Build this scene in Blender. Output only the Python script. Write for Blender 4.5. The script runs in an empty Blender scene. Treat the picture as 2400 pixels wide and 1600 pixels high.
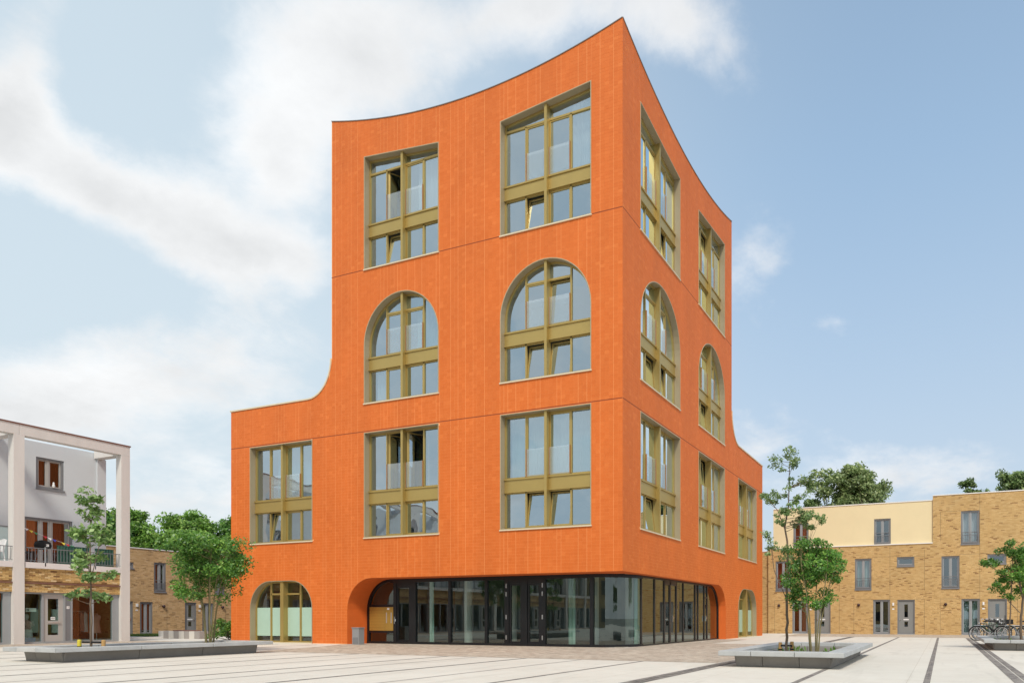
import bpy, math, random
import numpy as np
from mathutils import Vector, Matrix, geometry
R = math.radians
random.seed(4)
scn = bpy.context.scene
COL = scn.collection

# ------------------------------------------------------------------ camera, sky, sun, exposure
cam_data = bpy.data.cameras.new("camera")
cam = bpy.data.objects.new("camera", cam_data); COL.objects.link(cam)
cam.location = (10.462, -21.559, 1.1)
cam.rotation_euler = (R(90), 0, R(21.535))
cam_data.sensor_width = 36; cam_data.lens = 23.94
cam_data.shift_x = -0.1586; cam_data.shift_y = 0.2696
cam_data.clip_start = 0.1; cam_data.clip_end = 3000
scn.camera = cam

SUN_DIR = Vector((0.50, -0.87, 0)).normalized()
SUN_ELEV = 50
world = bpy.data.worlds.new("World"); scn.world = world; world.use_nodes = True
wn = world.node_tree; wn.nodes.clear()
def N(nt, kind, **kw):
    n = nt.nodes.new(kind)
    for k, v in kw.items():
        if k == 'ins':
            for a, b in v.items(): n.inputs[a].default_value = b
        else: setattr(n, k, v)
    return n
def L(nt, a, b): nt.links.new(a, b)
def mth(nt, op, a, b=None, c=None, clamp=False):
    n = nt.nodes.new('ShaderNodeMath'); n.operation = op; n.use_clamp = clamp
    for i, v in enumerate((a, b, c)):
        if v is None: continue
        if isinstance(v, (int, float)): n.inputs[i].default_value = v
        else: nt.links.new(v, n.inputs[i])
    return n.outputs[0]
def build_sky():
    nt = wn
    out = N(nt, 'ShaderNodeOutputWorld'); bg = N(nt, 'ShaderNodeBackground'); bg.inputs[1].default_value = 0.1
    L(nt, bg.outputs[0], out.inputs[0])
    sky = N(nt, 'ShaderNodeTexSky', sky_type='NISHITA', sun_disc=False)
    sky.sun_elevation = R(SUN_ELEV); sky.sun_rotation = math.atan2(SUN_DIR.x, SUN_DIR.y)
    sky.air_density = 1.0; sky.dust_density = 1.2; sky.ozone_density = 1.0
    tc = N(nt, 'ShaderNodeTexCoord')
    sep = N(nt, 'ShaderNodeSeparateXYZ'); L(nt, tc.outputs['Generated'], sep.inputs[0])
    # cloud layer seen in perspective: direction projected on a high plane
    zz = mth(nt, 'ADD', mth(nt, 'MAXIMUM', sep.outputs[2], 0.0), 0.35)
    cx = mth(nt, 'DIVIDE', sep.outputs[0], zz); cy = mth(nt, 'DIVIDE', sep.outputs[1], zz)
    cv = N(nt, 'ShaderNodeCombineXYZ'); L(nt, cx, cv.inputs[0]); L(nt, cy, cv.inputs[1])
    n1 = N(nt, 'ShaderNodeTexNoise', ins={'Scale': 2.1, 'Detail': 10.0, 'Roughness': 0.60, 'Distortion': 0.2})
    L(nt, cv.outputs[0], n1.inputs['Vector'])
    n2 = N(nt, 'ShaderNodeTexNoise', ins={'Scale': 5.5, 'Detail': 10.0, 'Roughness': 0.66, 'Distortion': 0.3})
    L(nt, cv.outputs[0], n2.inputs['Vector'])
    # banks of cloud at their compass bearings (tangent plane of the northern sky)
    cs, sn = math.cos(R(21.535)), math.sin(R(21.535))
    fwd = mth(nt, 'ADD', mth(nt, 'MULTIPLY', sep.outputs[0], -sn), mth(nt, 'MULTIPLY', sep.outputs[1], cs))
    rgt = mth(nt, 'ADD', mth(nt, 'MULTIPLY', sep.outputs[0], cs), mth(nt, 'MULTIPLY', sep.outputs[1], sn))
    fpos = mth(nt, 'MAXIMUM', fwd, 0.05)
    u = mth(nt, 'DIVIDE', rgt, fpos); v = mth(nt, 'DIVIDE', sep.outputs[2], fpos)
    uv = N(nt, 'ShaderNodeCombineXYZ'); L(nt, u, uv.inputs[0]); L(nt, v, uv.inputs[1])
    wob = N(nt, 'ShaderNodeVectorMath', operation='SCALE'); wob.inputs['Scale'].default_value = 0.20
    nw = N(nt, 'ShaderNodeTexNoise', ins={'Scale': 2.8, 'Detail': 7.0, 'Roughness': .6})
    L(nt, uv.outputs[0], nw.inputs['Vector']); L(nt, nw.outputs['Color'], wob.inputs[0])
    uvw = N(nt, 'ShaderNodeVectorMath', operation='ADD'); L(nt, uv.outputs[0], uvw.inputs[0]); L(nt, wob.outputs[0], uvw.inputs[1])
    total = None
    W = 0.10
    for (bu, bv, ru, rv, ang, amp) in [
        (-.45, .84, .30, .20, 0, .75), (-.58, .68, .12, .20, 20, .45), (-.98, .76, .13, .20, -25, .75),
        (-.84, .64, .36, .10, -28, .75), (-.62, .53, .17, .07, -18, .45), (-.80, .86, .12, .13, -30, -.45),
        (-.20, .88, .18, .12, 0, .5), (.02, .86, .20, .13, -25, .62), (.12, .53, .11, .14, 40, .40), (.24, .42, .07, .05, 0, .35),
        (-.85, .33, .40, .11, 5, .50), (-.75, .17, .40, .10, 0, .38), (.35, .22, .40, .08, 0, .42), (.1, .27, .2, .06, 0, .28),
        (.98, .50, .34, .34, 0, .62), (.42, .64, .26, .42, 0, -.25), (-.88, .46, .35, .06, -5, -.25)]:
        m = N(nt, 'ShaderNodeMapping', vector_type='TEXTURE')
        m.inputs['Location'].default_value = (bu + W, bv + W, 0); m.inputs['Rotation'].default_value = (0, 0, R(ang))
        m.inputs['Scale'].default_value = (ru * 1.35, rv * 1.35, 1)
        L(nt, uvw.outputs[0], m.inputs[0])
        g = N(nt, 'ShaderNodeTexGradient', gradient_type='QUADRATIC_SPHERE'); L(nt, m.outputs[0], g.inputs[0])
        t = mth(nt, 'MULTIPLY', g.outputs['Fac'], amp * 1.35)
        total = t if total is None else mth(nt, 'ADD', total, t)
    front = mth(nt, 'MULTIPLY', mth(nt, 'SUBTRACT', fwd, 0.12), 5, clamp=True)
    total = mth(nt, 'MULTIPLY', total, front)
    base = mth(nt, 'ADD', mth(nt, 'MULTIPLY', n1.outputs['Fac'], 1.25), mth(nt, 'MULTIPLY', n2.outputs['Fac'], 0.62))
    dens = mth(nt, 'ADD', base, total)
    dens = mth(nt, 'SUBTRACT', dens, mth(nt, 'MULTIPLY', front, 0.20))
    dens = mth(nt, 'SUBTRACT', dens, 0.14)
    dens = mth(nt, 'SUBTRACT', dens, mth(nt, 'MULTIPLY', mth(nt, 'MULTIPLY', rgt, front), 0.16))
    back = mth(nt, 'MULTIPLY', mth(nt, 'SUBTRACT', 0.1, fwd), 2, clamp=True)
    dens = mth(nt, 'ADD', dens, mth(nt, 'MULTIPLY', back, 0.16))
    ramp = N(nt, 'ShaderNodeMapRange', interpolation_type='SMOOTHSTEP', ins={'From Min': 0.74, 'From Max': 1.22})
    L(nt, dens, ramp.inputs['Value'])
    # cloud brightness: greyer where thick
    shade = N(nt, 'ShaderNodeMapRange', ins={'From Min': 0.95, 'From Max': 1.7, 'To Min': 1.04, 'To Max': 0.80}); L(nt, dens, shade.inputs['Value'])
    n3 = N(nt, 'ShaderNodeTexNoise', ins={'Scale': 3.0, 'Detail': 9.0, 'Roughness': .62}); L(nt, cv.outputs[0], n3.inputs['Vector'])
    sh2 = N(nt, 'ShaderNodeMapRange', ins={'From Min': 0.3, 'From Max': 0.7, 'To Min': 0.80, 'To Max': 1.06}); L(nt, n3.outputs['Fac'], sh2.inputs['Value'])
    cb = N(nt, 'ShaderNodeVectorMath', operation='SCALE'); cb.inputs[0].default_value = (7.6, 7.6, 7.6)
    L(nt, mth(nt, 'MULTIPLY', shade.outputs[0], sh2.outputs[0]), cb.inputs['Scale'])
    # thin veil that pales the blue
    veil = N(nt, 'ShaderNodeMix', data_type='RGBA'); veil.inputs['B'].default_value = (3.9, 5.85, 7.6, 1)
    hz = N(nt, 'ShaderNodeMapRange', ins={'From Min': 0.0, 'From Max': 0.55, 'To Min': 1.0, 'To Max': 0.0}); L(nt, sep.outputs[2], hz.inputs['Value'])
    vc = N(nt, 'ShaderNodeMix', data_type='RGBA'); vc.inputs['A'].default_value = (3.75, 5.4, 7.2, 1); vc.inputs['B'].default_value = (4.9, 5.35, 5.7, 1)
    L(nt, mth(nt, 'POWER', hz.outputs[0], 1.1), vc.inputs['Factor']); L(nt, vc.outputs['Result'], veil.inputs['B'])
    vf = N(nt, 'ShaderNodeMapRange', ins={'From Min': 0.0, 'From Max': 0.7, 'To Min': 0.95, 'To Max': 0.46}); L(nt, sep.outputs[2], vf.inputs['Value'])
    L(nt, vf.outputs[0], veil.inputs['Factor'])
    L(nt, sky.outputs[0], veil.inputs['A'])
    # thin high veil towards the west
    hv = N(nt, 'ShaderNodeMapRange', interpolation_type='SMOOTHSTEP', ins={'From Min': 0.25, 'From Max': -0.55, 'To Min': 0.0, 'To Max': 0.72}); L(nt, rgt, hv.inputs['Value'])
    hm = N(nt, 'ShaderNodeMix', data_type='RGBA'); L(nt, hv.outputs[0], hm.inputs['Factor']); L(nt, veil.outputs['Result'], hm.inputs['A']); hm.inputs['B'].default_value = (5.35, 6.15, 6.55, 1)
    mix = N(nt, 'ShaderNodeMix', data_type='RGBA')
    L(nt, mth(nt, 'MULTIPLY', ramp.outputs[0], 0.88), mix.inputs['Factor']); L(nt, hm.outputs['Result'], mix.inputs['A']); L(nt, cb.outputs[0], mix.inputs['B'])
    L(nt, mix.outputs['Result'], bg.inputs[0])
build_sky()
sd = bpy.data.lights.new("sun", 'SUN'); sd.energy = 2.1; sd.angle = R(10); sd.color = (1.0, 0.92, 0.80)
sun = bpy.data.objects.new("sun", sd); COL.objects.link(sun)
sv = Vector((SUN_DIR.x * math.cos(R(SUN_ELEV)), SUN_DIR.y * math.cos(R(SUN_ELEV)), math.sin(R(SUN_ELEV))))
sun.rotation_euler = sv.to_track_quat('Z', 'Y').to_euler()
vs = scn.view_settings
vs.view_transform = 'Standard'; vs.look = 'None'; vs.exposure = 0.42; vs.gamma = 1; vs.use_curve_mapping = False
scn.cycles.max_bounces = 8; scn.cycles.transparent_max_bounces = 12
scn.cycles.diffuse_bounces = 3; scn.cycles.glossy_bounces = 3

# ------------------------------------------------------------------ materials
MATS = {}
def base_mat(name):
    m = bpy.data.materials.new(name); m.use_nodes = True
    nt = m.node_tree; p = nt.nodes['Principled BSDF']
    MATS[name] = m
    return m, nt, p
def coords(nt, scale=(1, 1, 1)):
    tc = N(nt, 'ShaderNodeTexCoord'); mp = N(nt, 'ShaderNodeMapping'); mp.inputs['Scale'].default_value = scale
    L(nt, tc.outputs['Object'], mp.inputs[0]); return mp.outputs[0]
def mat(name, col, rough=.6, metal=0, var=.12, scale=1.5, bump=0.0, bscale=60, spec=.5, streak=None):
    """plain surface with cloudy tone, fine grain and optional relief"""
    m, nt, p = base_mat(name)
    c = coords(nt, streak or (1, 1, 1))
    n1 = N(nt, 'ShaderNodeTexNoise', ins={'Scale': scale, 'Detail': 8.0, 'Roughness': .65}); L(nt, c, n1.inputs['Vector'])
    n2 = N(nt, 'ShaderNodeTexNoise', ins={'Scale': bscale, 'Detail': 3.0}); L(nt, coords(nt), n2.inputs['Vector'])
    f = mth(nt, 'ADD', mth(nt, 'MULTIPLY', n1.outputs['Fac'], .75), mth(nt, 'MULTIPLY', n2.outputs['Fac'], .25))
    mr = N(nt, 'ShaderNodeMapRange', ins={'From Min': .3, 'From Max': .7, 'To Min': 1 - var, 'To Max': 1 + var}); L(nt, f, mr.inputs['Value'])
    v = N(nt, 'ShaderNodeVectorMath', operation='SCALE'); v.inputs[0].default_value = col; L(nt, mr.outputs[0], v.inputs['Scale'])
    L(nt, v.outputs[0], p.inputs['Base Color'])
    p.inputs['Roughness'].default_value = rough; p.inputs['Metallic'].default_value = metal; p.inputs['Specular IOR Level'].default_value = spec
    if bump:
        b = N(nt, 'ShaderNodeBump', ins={'Strength': bump, 'Distance': .01}); L(nt, n2.outputs['Fac'], b.inputs['Height']); L(nt, b.outputs[0], p.inputs['Normal'])
    return m
def island_rand(nt):
    g = N(nt, 'ShaderNodeNewGeometry'); o = N(nt, 'ShaderNodeObjectInfo')
    return mth(nt, 'FRACT', mth(nt, 'ADD', g.outputs['Random Per Island'], o.outputs['Random']))
def ramp_node(nt, fac, stops):
    r = N(nt, 'ShaderNodeValToRGB'); e = r.color_ramp.elements
    while len(e) < len(stops): e.new(0.5)
    for el, (p, c) in zip(e, stops): el.position = p; el.color = (*c, 1)
    L(nt, fac, r.inputs[0]); return r.outputs[0]
def tile_mat():
    m, nt, p = base_mat('orange_tile')
    rnd = island_rand(nt)
    c = ramp_node(nt, rnd, [(0, (.63, .142, .020)), (.25, (.645, .148, .0215)), (.6, (.655, .154, .024)), (.93, (.665, .160, .0265)), (1, (.70, .180, .033))])
    n = N(nt, 'ShaderNodeTexNoise', ins={'Scale': .8, 'Detail': 6.0}); L(nt, coords(nt, (1, 1, .35)), n.inputs['Vector'])
    mr = N(nt, 'ShaderNodeMapRange', ins={'From Min': .3, 'From Max': .7, 'To Min': .93, 'To Max': 1.06}); L(nt, n.outputs['Fac'], mr.inputs['Value'])
    v = N(nt, 'ShaderNodeVectorMath', operation='SCALE'); L(nt, c, v.inputs[0]); L(nt, mr.outputs[0], v.inputs['Scale'])
    L(nt, v.outputs[0], p.inputs['Base Color']); p.inputs['Roughness'].default_value = .62; p.inputs['Specular IOR Level'].default_value = .35
    g = N(nt, 'ShaderNodeTexNoise', ins={'Scale': 90.0, 'Detail': 2.0}); L(nt, coords(nt), g.inputs['Vector'])
    b = N(nt, 'ShaderNodeBump', ins={'Strength': .25, 'Distance': .004}); L(nt, g.outputs['Fac'], b.inputs['Height']); L(nt, b.outputs[0], p.inputs['Normal'])
    return m
def brick_mat(name, stops, mortar, bw=.215, bh=.0675, axis='X', dark=(.15, .075, .03), dk=.55):
    """running-bond brickwork too far off to build brick by brick; axis = horizontal axis of the wall"""
    m, nt, p = base_mat(name)
    tc = N(nt, 'ShaderNodeTexCoord'); s = N(nt, 'ShaderNodeSeparateXYZ'); L(nt, tc.outputs['Object'], s.inputs[0])
    cv = N(nt, 'ShaderNodeCombineXYZ')
    L(nt, s.outputs[{'X': 0, 'Y': 1}[axis[0]]], cv.inputs[0]); L(nt, s.outputs[1 if axis == 'XY' else 2], cv.inputs[1])
    wv = N(nt, 'ShaderNodeTexNoise', ins={'Scale': 9.0, 'Detail': 2.0}); L(nt, tc.outputs['Object'], wv.inputs['Vector'])
    ws = N(nt, 'ShaderNodeVectorMath', operation='SCALE'); ws.inputs['Scale'].default_value = .006; L(nt, wv.outputs['Color'], ws.inputs[0])
    wa = N(nt, 'ShaderNodeVectorMath', operation='ADD'); L(nt, cv.outputs[0], wa.inputs[0]); L(nt, ws.outputs[0], wa.inputs[1])
    b = N(nt, 'ShaderNodeTexBrick', offset=.5, ins={'Scale': 1.0, 'Brick Width': bw, 'Row Height': bh, 'Mortar Size': .005, 'Mortar Smooth': .4,
          'Color1': (0, 0, 0, 1), 'Color2': (1, 1, 1, 1), 'Mortar': (.5, .5, .5, 1), 'Bias': 0.0})
    L(nt, wa.outputs[0], b.inputs['Vector'])
    bwv = N(nt, 'ShaderNodeRGBToBW'); L(nt, b.outputs['Color'], bwv.inputs[0])
    col = ramp_node(nt, bwv.outputs[0], stops)
    # clinker marks: short, dark, horizontal, gathered in patches
    st = N(nt, 'ShaderNodeTexNoise', ins={'Scale': 1.0, 'Detail': 1.0, 'Roughness': .4})
    mp = N(nt, 'ShaderNodeMapping'); mp.inputs['Scale'].default_value = (10, 10, 40) if axis != 'XY' else (5, 9, 1); L(nt, tc.outputs['Object'], mp.inputs[0]); L(nt, mp.outputs[0], st.inputs['Vector'])
    pt = N(nt, 'ShaderNodeTexNoise', ins={'Scale': .9, 'Detail': 4.0}); L(nt, tc.outputs['Object'], pt.inputs['Vector'])
    k = mth(nt, 'ADD', st.outputs['Fac'], mth(nt, 'MULTIPLY', mth(nt, 'SUBTRACT', pt.outputs['Fac'], .5), .45))
    kk = N(nt, 'ShaderNodeMapRange', ins={'From Min': .66, 'From Max': .71, 'To Min': 0.0, 'To Max': dk}); L(nt, k, kk.inputs['Value'])
    mx = N(nt, 'ShaderNodeMix', data_type='RGBA'); L(nt, kk.outputs[0], mx.inputs['Factor']); L(nt, col, mx.inputs['A']); mx.inputs['B'].default_value = (*dark, 1)
    mo = N(nt, 'ShaderNodeMix', data_type='RGBA'); L(nt, b.outputs['Fac'], mo.inputs['Factor']); L(nt, mx.outputs['Result'], mo.inputs['A']); mo.inputs['B'].default_value = (*mortar, 1)
    tone = N(nt, 'ShaderNodeMapRange', ins={'From Min': .3, 'From Max': .7, 'To Min': .9, 'To Max': 1.08}); L(nt, pt.outputs['Fac'], tone.inputs['Value'])
    v = N(nt, 'ShaderNodeVectorMath', operation='SCALE'); L(nt, mo.outputs['Result'], v.inputs[0]); L(nt, tone.outputs[0], v.inputs['Scale'])
    L(nt, v.outputs[0], p.inputs['Base Color']); p.inputs['Roughness'].default_value = .85
    bu = N(nt, 'ShaderNodeBump', ins={'Strength': .6, 'Distance': .01}, invert=True); L(nt, b.outputs['Fac'], bu.inputs['Height']); L(nt, bu.outputs[0], p.inputs['Normal'])
    return m
def glass_mat(name, tint, refl, frost=0.0, milk=None, milkfac=.0, gcol=(.80, .92, .97), ripple=.25, k=1.3):
    m, nt, p = base_mat(name); nt.nodes.remove(p); out = nt.nodes['Material Output']
    tr = N(nt, 'ShaderNodeBsdfTransparent'); tr.inputs[0].default_value = (*tint, 1)
    gl = N(nt, 'ShaderNodeBsdfGlossy'); gl.inputs['Roughness'].default_value = frost; gl.inputs['Color'].default_value = (*gcol, 1)
    # panes are never perfectly flat: slow ripple
    nz = N(nt, 'ShaderNodeTexNoise', ins={'Scale': 1.1, 'Detail': 1.0}); L(nt, coords(nt), nz.inputs['Vector'])
    bp = N(nt, 'ShaderNodeBump', ins={'Strength': ripple, 'Distance': .012}); L(nt, nz.outputs['Fac'], bp.inputs['Height']); L(nt, bp.outputs[0], gl.inputs['Normal'])
    ge = N(nt, 'ShaderNodeNewGeometry'); dt = N(nt, 'ShaderNodeVectorMath', operation='DOT_PRODUCT'); L(nt, ge.outputs['Incoming'], dt.inputs[0]); L(nt, ge.outputs['Normal'], dt.inputs[1])
    sch = mth(nt, 'POWER', mth(nt, 'SUBTRACT', 1.0, mth(nt, 'ABSOLUTE', dt.outputs['Value'])), 4.0)      # the same for either side of the pane
    f = mth(nt, 'ADD', mth(nt, 'MULTIPLY', sch, k), refl, clamp=True)
    inner = tr.outputs[0]
    if milk:
        df = N(nt, 'ShaderNodeBsdfDiffuse'); df.inputs[0].default_value = (*milk, 1)
        mm = N(nt, 'ShaderNodeMixShader'); mm.inputs[0].default_value = milkfac; L(nt, tr.outputs[0], mm.inputs[1]); L(nt, df.outputs[0], mm.inputs[2]); inner = mm.outputs[0]
    mx = N(nt, 'ShaderNodeMixShader'); L(nt, f, mx.inputs[0]); L(nt, inner, mx.inputs[1]); L(nt, gl.outputs[0], mx.inputs[2])
    L(nt, mx.outputs[0], out.inputs[0]); return m
def leaf_mat(name, stops, transl=.38):
    m, nt, p = base_mat(name); nt.nodes.remove(p); out = nt.nodes['Material Output']
    c = ramp_node(nt, island_rand(nt), stops)
    n = N(nt, 'ShaderNodeTexNoise', ins={'Scale': .9, 'Detail': 2.0}); L(nt, coords(nt), n.inputs['Vector'])
    mr = N(nt, 'ShaderNodeMapRange', ins={'From Min': .35, 'From Max': .65, 'To Min': .78, 'To Max': 1.22}); L(nt, n.outputs['Fac'], mr.inputs['Value'])
    v = N(nt, 'ShaderNodeVectorMath', operation='SCALE'); L(nt, c, v.inputs[0]); L(nt, mr.outputs[0], v.inputs['Scale'])
    d = N(nt, 'ShaderNodeBsdfDiffuse'); t = N(nt, 'ShaderNodeBsdfTranslucent'); L(nt, v.outputs[0], d.inputs[0]); L(nt, v.outputs[0], t.inputs[0])
    g = N(nt, 'ShaderNodeBsdfGlossy', ins={'Roughness': .45}); g.inputs[0].default_value = (.5, .55, .5, 1)
    a = N(nt, 'ShaderNodeMixShader'); a.inputs[0].default_value = transl; L(nt, d.outputs[0], a.inputs[1]); L(nt, t.outputs[0], a.inputs[2])
    b = N(nt, 'ShaderNodeMixShader'); b.inputs[0].default_value = .07; L(nt, a.outputs[0], b.inputs[1]); L(nt, g.outputs[0], b.inputs[2])
    L(nt, b.outputs[0], out.inputs[0]); return m
tile_mat()
mat('orange_mortar', (.92, .45, .18), .9, bump=.3)
mat('orange_render', (.70, .140, .018), .75, var=.05, scale=3, bump=.3, bscale=150)
mat('seam', (.26, .05, .012), .8)
mat('bronze', (.44, .32, .105), .38, .5, var=.06, spec=.5)
mat('bronze_lining', (.36, .295, .185), .45, .12, var=.05)
mat('bronze_dark', (.17, .11, .035), .45, .4, var=.05)
mat('trim_metal', (.50, .39, .23), .45, .1, var=.05)
mat('cream_metal', (.70, .60, .42), .45, .1, var=.05)
mat('copper_strip', (.36, .17, .06), .5, .2)
mat('zinc', (.30, .28, .26), .5, .5)
mat('black_frame', (.008, .009, .011), .35, .1)
mat('brown_frame', (.035, .028, .026), .4, .1)
mat('grey_frame', (.19, .195, .205), .5, var=.05)
mat('grey_frame_light', (.30, .315, .325), .5, var=.05)
mat('grey_door', (.225, .23, .225), .5, var=.05)
mat('greige_frame', (.42, .40, .375), .5, var=.05)
mat('steel', (.62, .63, .64), .3, .8)
mat('chrome', (.75, .76, .78), .18, 1.0)
mat('brass_panel', (.40, .25, .055), .4, .35, var=.05)
mat('concrete_light', (.52, .50, .465), .8, var=.13, scale=1.3, bump=.4, bscale=45)
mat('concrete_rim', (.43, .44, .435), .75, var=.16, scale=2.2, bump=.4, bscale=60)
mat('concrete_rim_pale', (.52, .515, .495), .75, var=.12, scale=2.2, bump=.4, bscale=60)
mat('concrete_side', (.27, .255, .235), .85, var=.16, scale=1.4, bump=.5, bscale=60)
mat('column_concrete', (.66, .63, .595), .75, var=.07, scale=1.2, streak=(2, 2, .3))
mat('white_slab', (.70, .66, .64), .7, var=.06)
mat('white_coping', (.80, .79, .77), .6, var=.05)
mat('brown_coping', (.20, .095, .07), .6)
mat('plaster_blue', (.595, .625, .645), .85, var=.03, bump=.15, bscale=120)
mat('cream_plaster', (.76, .645, .40), .85, var=.035, scale=.8, bump=.15, bscale=120)
mat('room_wall', (.16, .17, .17), .9, var=.15)
mat('room_floor', (.20, .17, .13), .8)
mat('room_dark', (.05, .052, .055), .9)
mat('shop_red', (.36, .07, .028), .9, var=.3, scale=.7)
mat('curtain_green', (.42, .54, .49), .9, var=.1)
mat('curtain_white', (.80, .80, .78), .9, var=.08)
mat('curtain_red', (.42, .085, .04), .9, var=.1)
mat('blind_khaki', (.24, .225, .165), .9, var=.05)
mat('film_green', (.40, .56, .46), .25, var=.05)
mat('soil', (.05, .038, .025), .95, var=.4, scale=6, bump=.8, bscale=30)
mat('bark', (.15, .11, .075), .9, var=.35, scale=9, streak=(3, 3, .5), bump=.6, bscale=50)
mat('bark_olive', (.21, .18, .085), .85, var=.3, scale=8, streak=(3, 3, .5))
mat('bark_dark', (.07, .055, .04), .9, var=.3, scale=5)
mat('stake_wood', (.50, .30, .11), .8, var=.2)
mat('rubber', (.012, .012, .013), .6)
mat('plastic_white', (.78, .78, .77), .4)
mat('green_screen', (.02, .085, .06), .7, var=.15)
mat('paint_red', (.55, .03, .05), .6); mat('paint_yellow', (.72, .60, .06), .6); mat('paint_green', (.05, .25, .10), .6)
mat('paint_blue', (.04, .06, .40), .6); mat('paint_white', (.82, .81, .79), .6); mat('paint_pink', (.7, .25, .25), .6)
mat('ball_dark', (.035, .012, .016), .25)
mat('cloth_pattern', (.55, .33, .30), .9, var=.6, scale=22); mat('cloth_blue', (.05, .16, .42), .8)
mat('mannequin_pale', (.62, .62, .62), .4)
mat('cloth_rose', (.50, .26, .21), .9, var=.3); mat('cloth_black', (.015, .013, .013), .9); mat('cloth_rust', (.35, .10, .05), .9)
mat('bike_black', (.015, .015, .017), .3); mat('bike_green', (.03, .10, .06), .3); mat('bike_purple', (.10, .05, .14), .4); mat('bike_lime', (.45, .55, .08), .4)
mat('grey_box', (.26, .265, .27), .55, var=.06)
mat('bench_stone_pale', (.66, .63, .58), .7, var=.1); mat('bench_stone_grey', (.36, .33, .31), .8, var=.1)
mat('roof_gravel', (.30, .29, .27), .9, var=.2, scale=20)
mat('roof_tile_red', (.28, .07, .045), .8, var=.2)
YB = [(0, (.25, .13, .05)), (.07, (.44, .275, .11)), (.2, (.515, .33, .13)), (.6, (.56, .365, .15)), (1, (.61, .42, .19))]
brick_mat('yellow_brick_x', YB, (.52, .36, .17), axis='X')
YB2 = [(0, (.22, .12, .05)), (.07, (.40, .25, .11)), (.2, (.48, .30, .13)), (.6, (.55, .35, .16)), (1, (.60, .41, .22))]
brick_mat('yellow_brick_y', YB2, (.48, .34, .19), axis='Y')
brick_mat('red_brick_pave', [(0, (.33, .255, .195)), (.4, (.44, .36, .28)), (.8, (.53, .45, .355)), (1, (.60, .52, .42))], (.56, .49, .40), bw=.21, bh=.105, axis='XY', dark=(.22, .16, .12), dk=.35)
brick_mat('strip_brick', [(0, (.15, .13, .12)), (.5, (.21, .185, .165)), (1, (.28, .25, .22))], (.33, .30, .27), bw=.105, bh=.21, axis='XY', dark=(.1, .09, .08), dk=.3)
def brick_piece_mat():
    m, nt, p = base_mat('brick_piece')
    c = ramp_node(nt, island_rand(nt), [(0, (.20, .10, .04)), (.08, (.40, .24, .09)), (.45, (.56, .36, .135)), (.8, (.66, .45, .19)), (1, (.72, .56, .33))])
    L(nt, c, p.inputs['Base Color']); p.inputs['Roughness'].default_value = .85
brick_piece_mat()
glass_mat('window_glass', (.60, .70, .74), .48, k=2.4, ripple=.7, gcol=(.76, .90, .98))
glass_mat('guard_glass', (.88, .93, .95), .12, milk=(.80, .86, .88), milkfac=.20)
glass_mat('shop_glass', (.60, .72, .68), .15, gcol=(.72, .82, .80), ripple=.05, k=1.2)
glass_mat('house_glass', (.66, .72, .74), .22, ripple=.1)
glass_mat('frost_glass', (.70, .82, .82), .05, milk=(.55, .68, .68), milkfac=.7)
leaf_mat('leaf_fresh', [(0, (0.095, 0.203, 0.027)), (0.5, (0.162, 0.324, 0.047)), (0.85, (0.257, 0.459, 0.074)), (1, (0.405, 0.567, 0.135))])
leaf_mat('leaf_deep', [(0, (0.050, 0.138, 0.018)), (0.5, (0.100, 0.250, 0.035)), (0.85, (0.175, 0.350, 0.050)), (1, (0.312, 0.475, 0.088))])
leaf_mat('leaf_olive', [(0, (0.100, 0.175, 0.056)), (0.5, (0.175, 0.275, 0.088)), (0.85, (0.275, 0.375, 0.125)), (1, (0.400, 0.463, 0.188))])
leaf_mat('leaf_pale', [(0, (0.103, 0.196, 0.046)), (0.5, (0.196, 0.333, 0.092)), (1, (0.380, 0.517, 0.196))])
leaf_mat('leaf_maple', [(0, (0.125, 0.188, 0.062)), (0.5, (0.225, 0.312, 0.106)), (0.8, (0.338, 0.413, 0.163)), (1, (0.525, 0.575, 0.275))])
leaf_mat('grass', [(0, (0.065, 0.130, 0.026)), (.6, (0.130, 0.234, 0.052)), (1, (0.260, 0.338, 0.104))])
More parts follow.
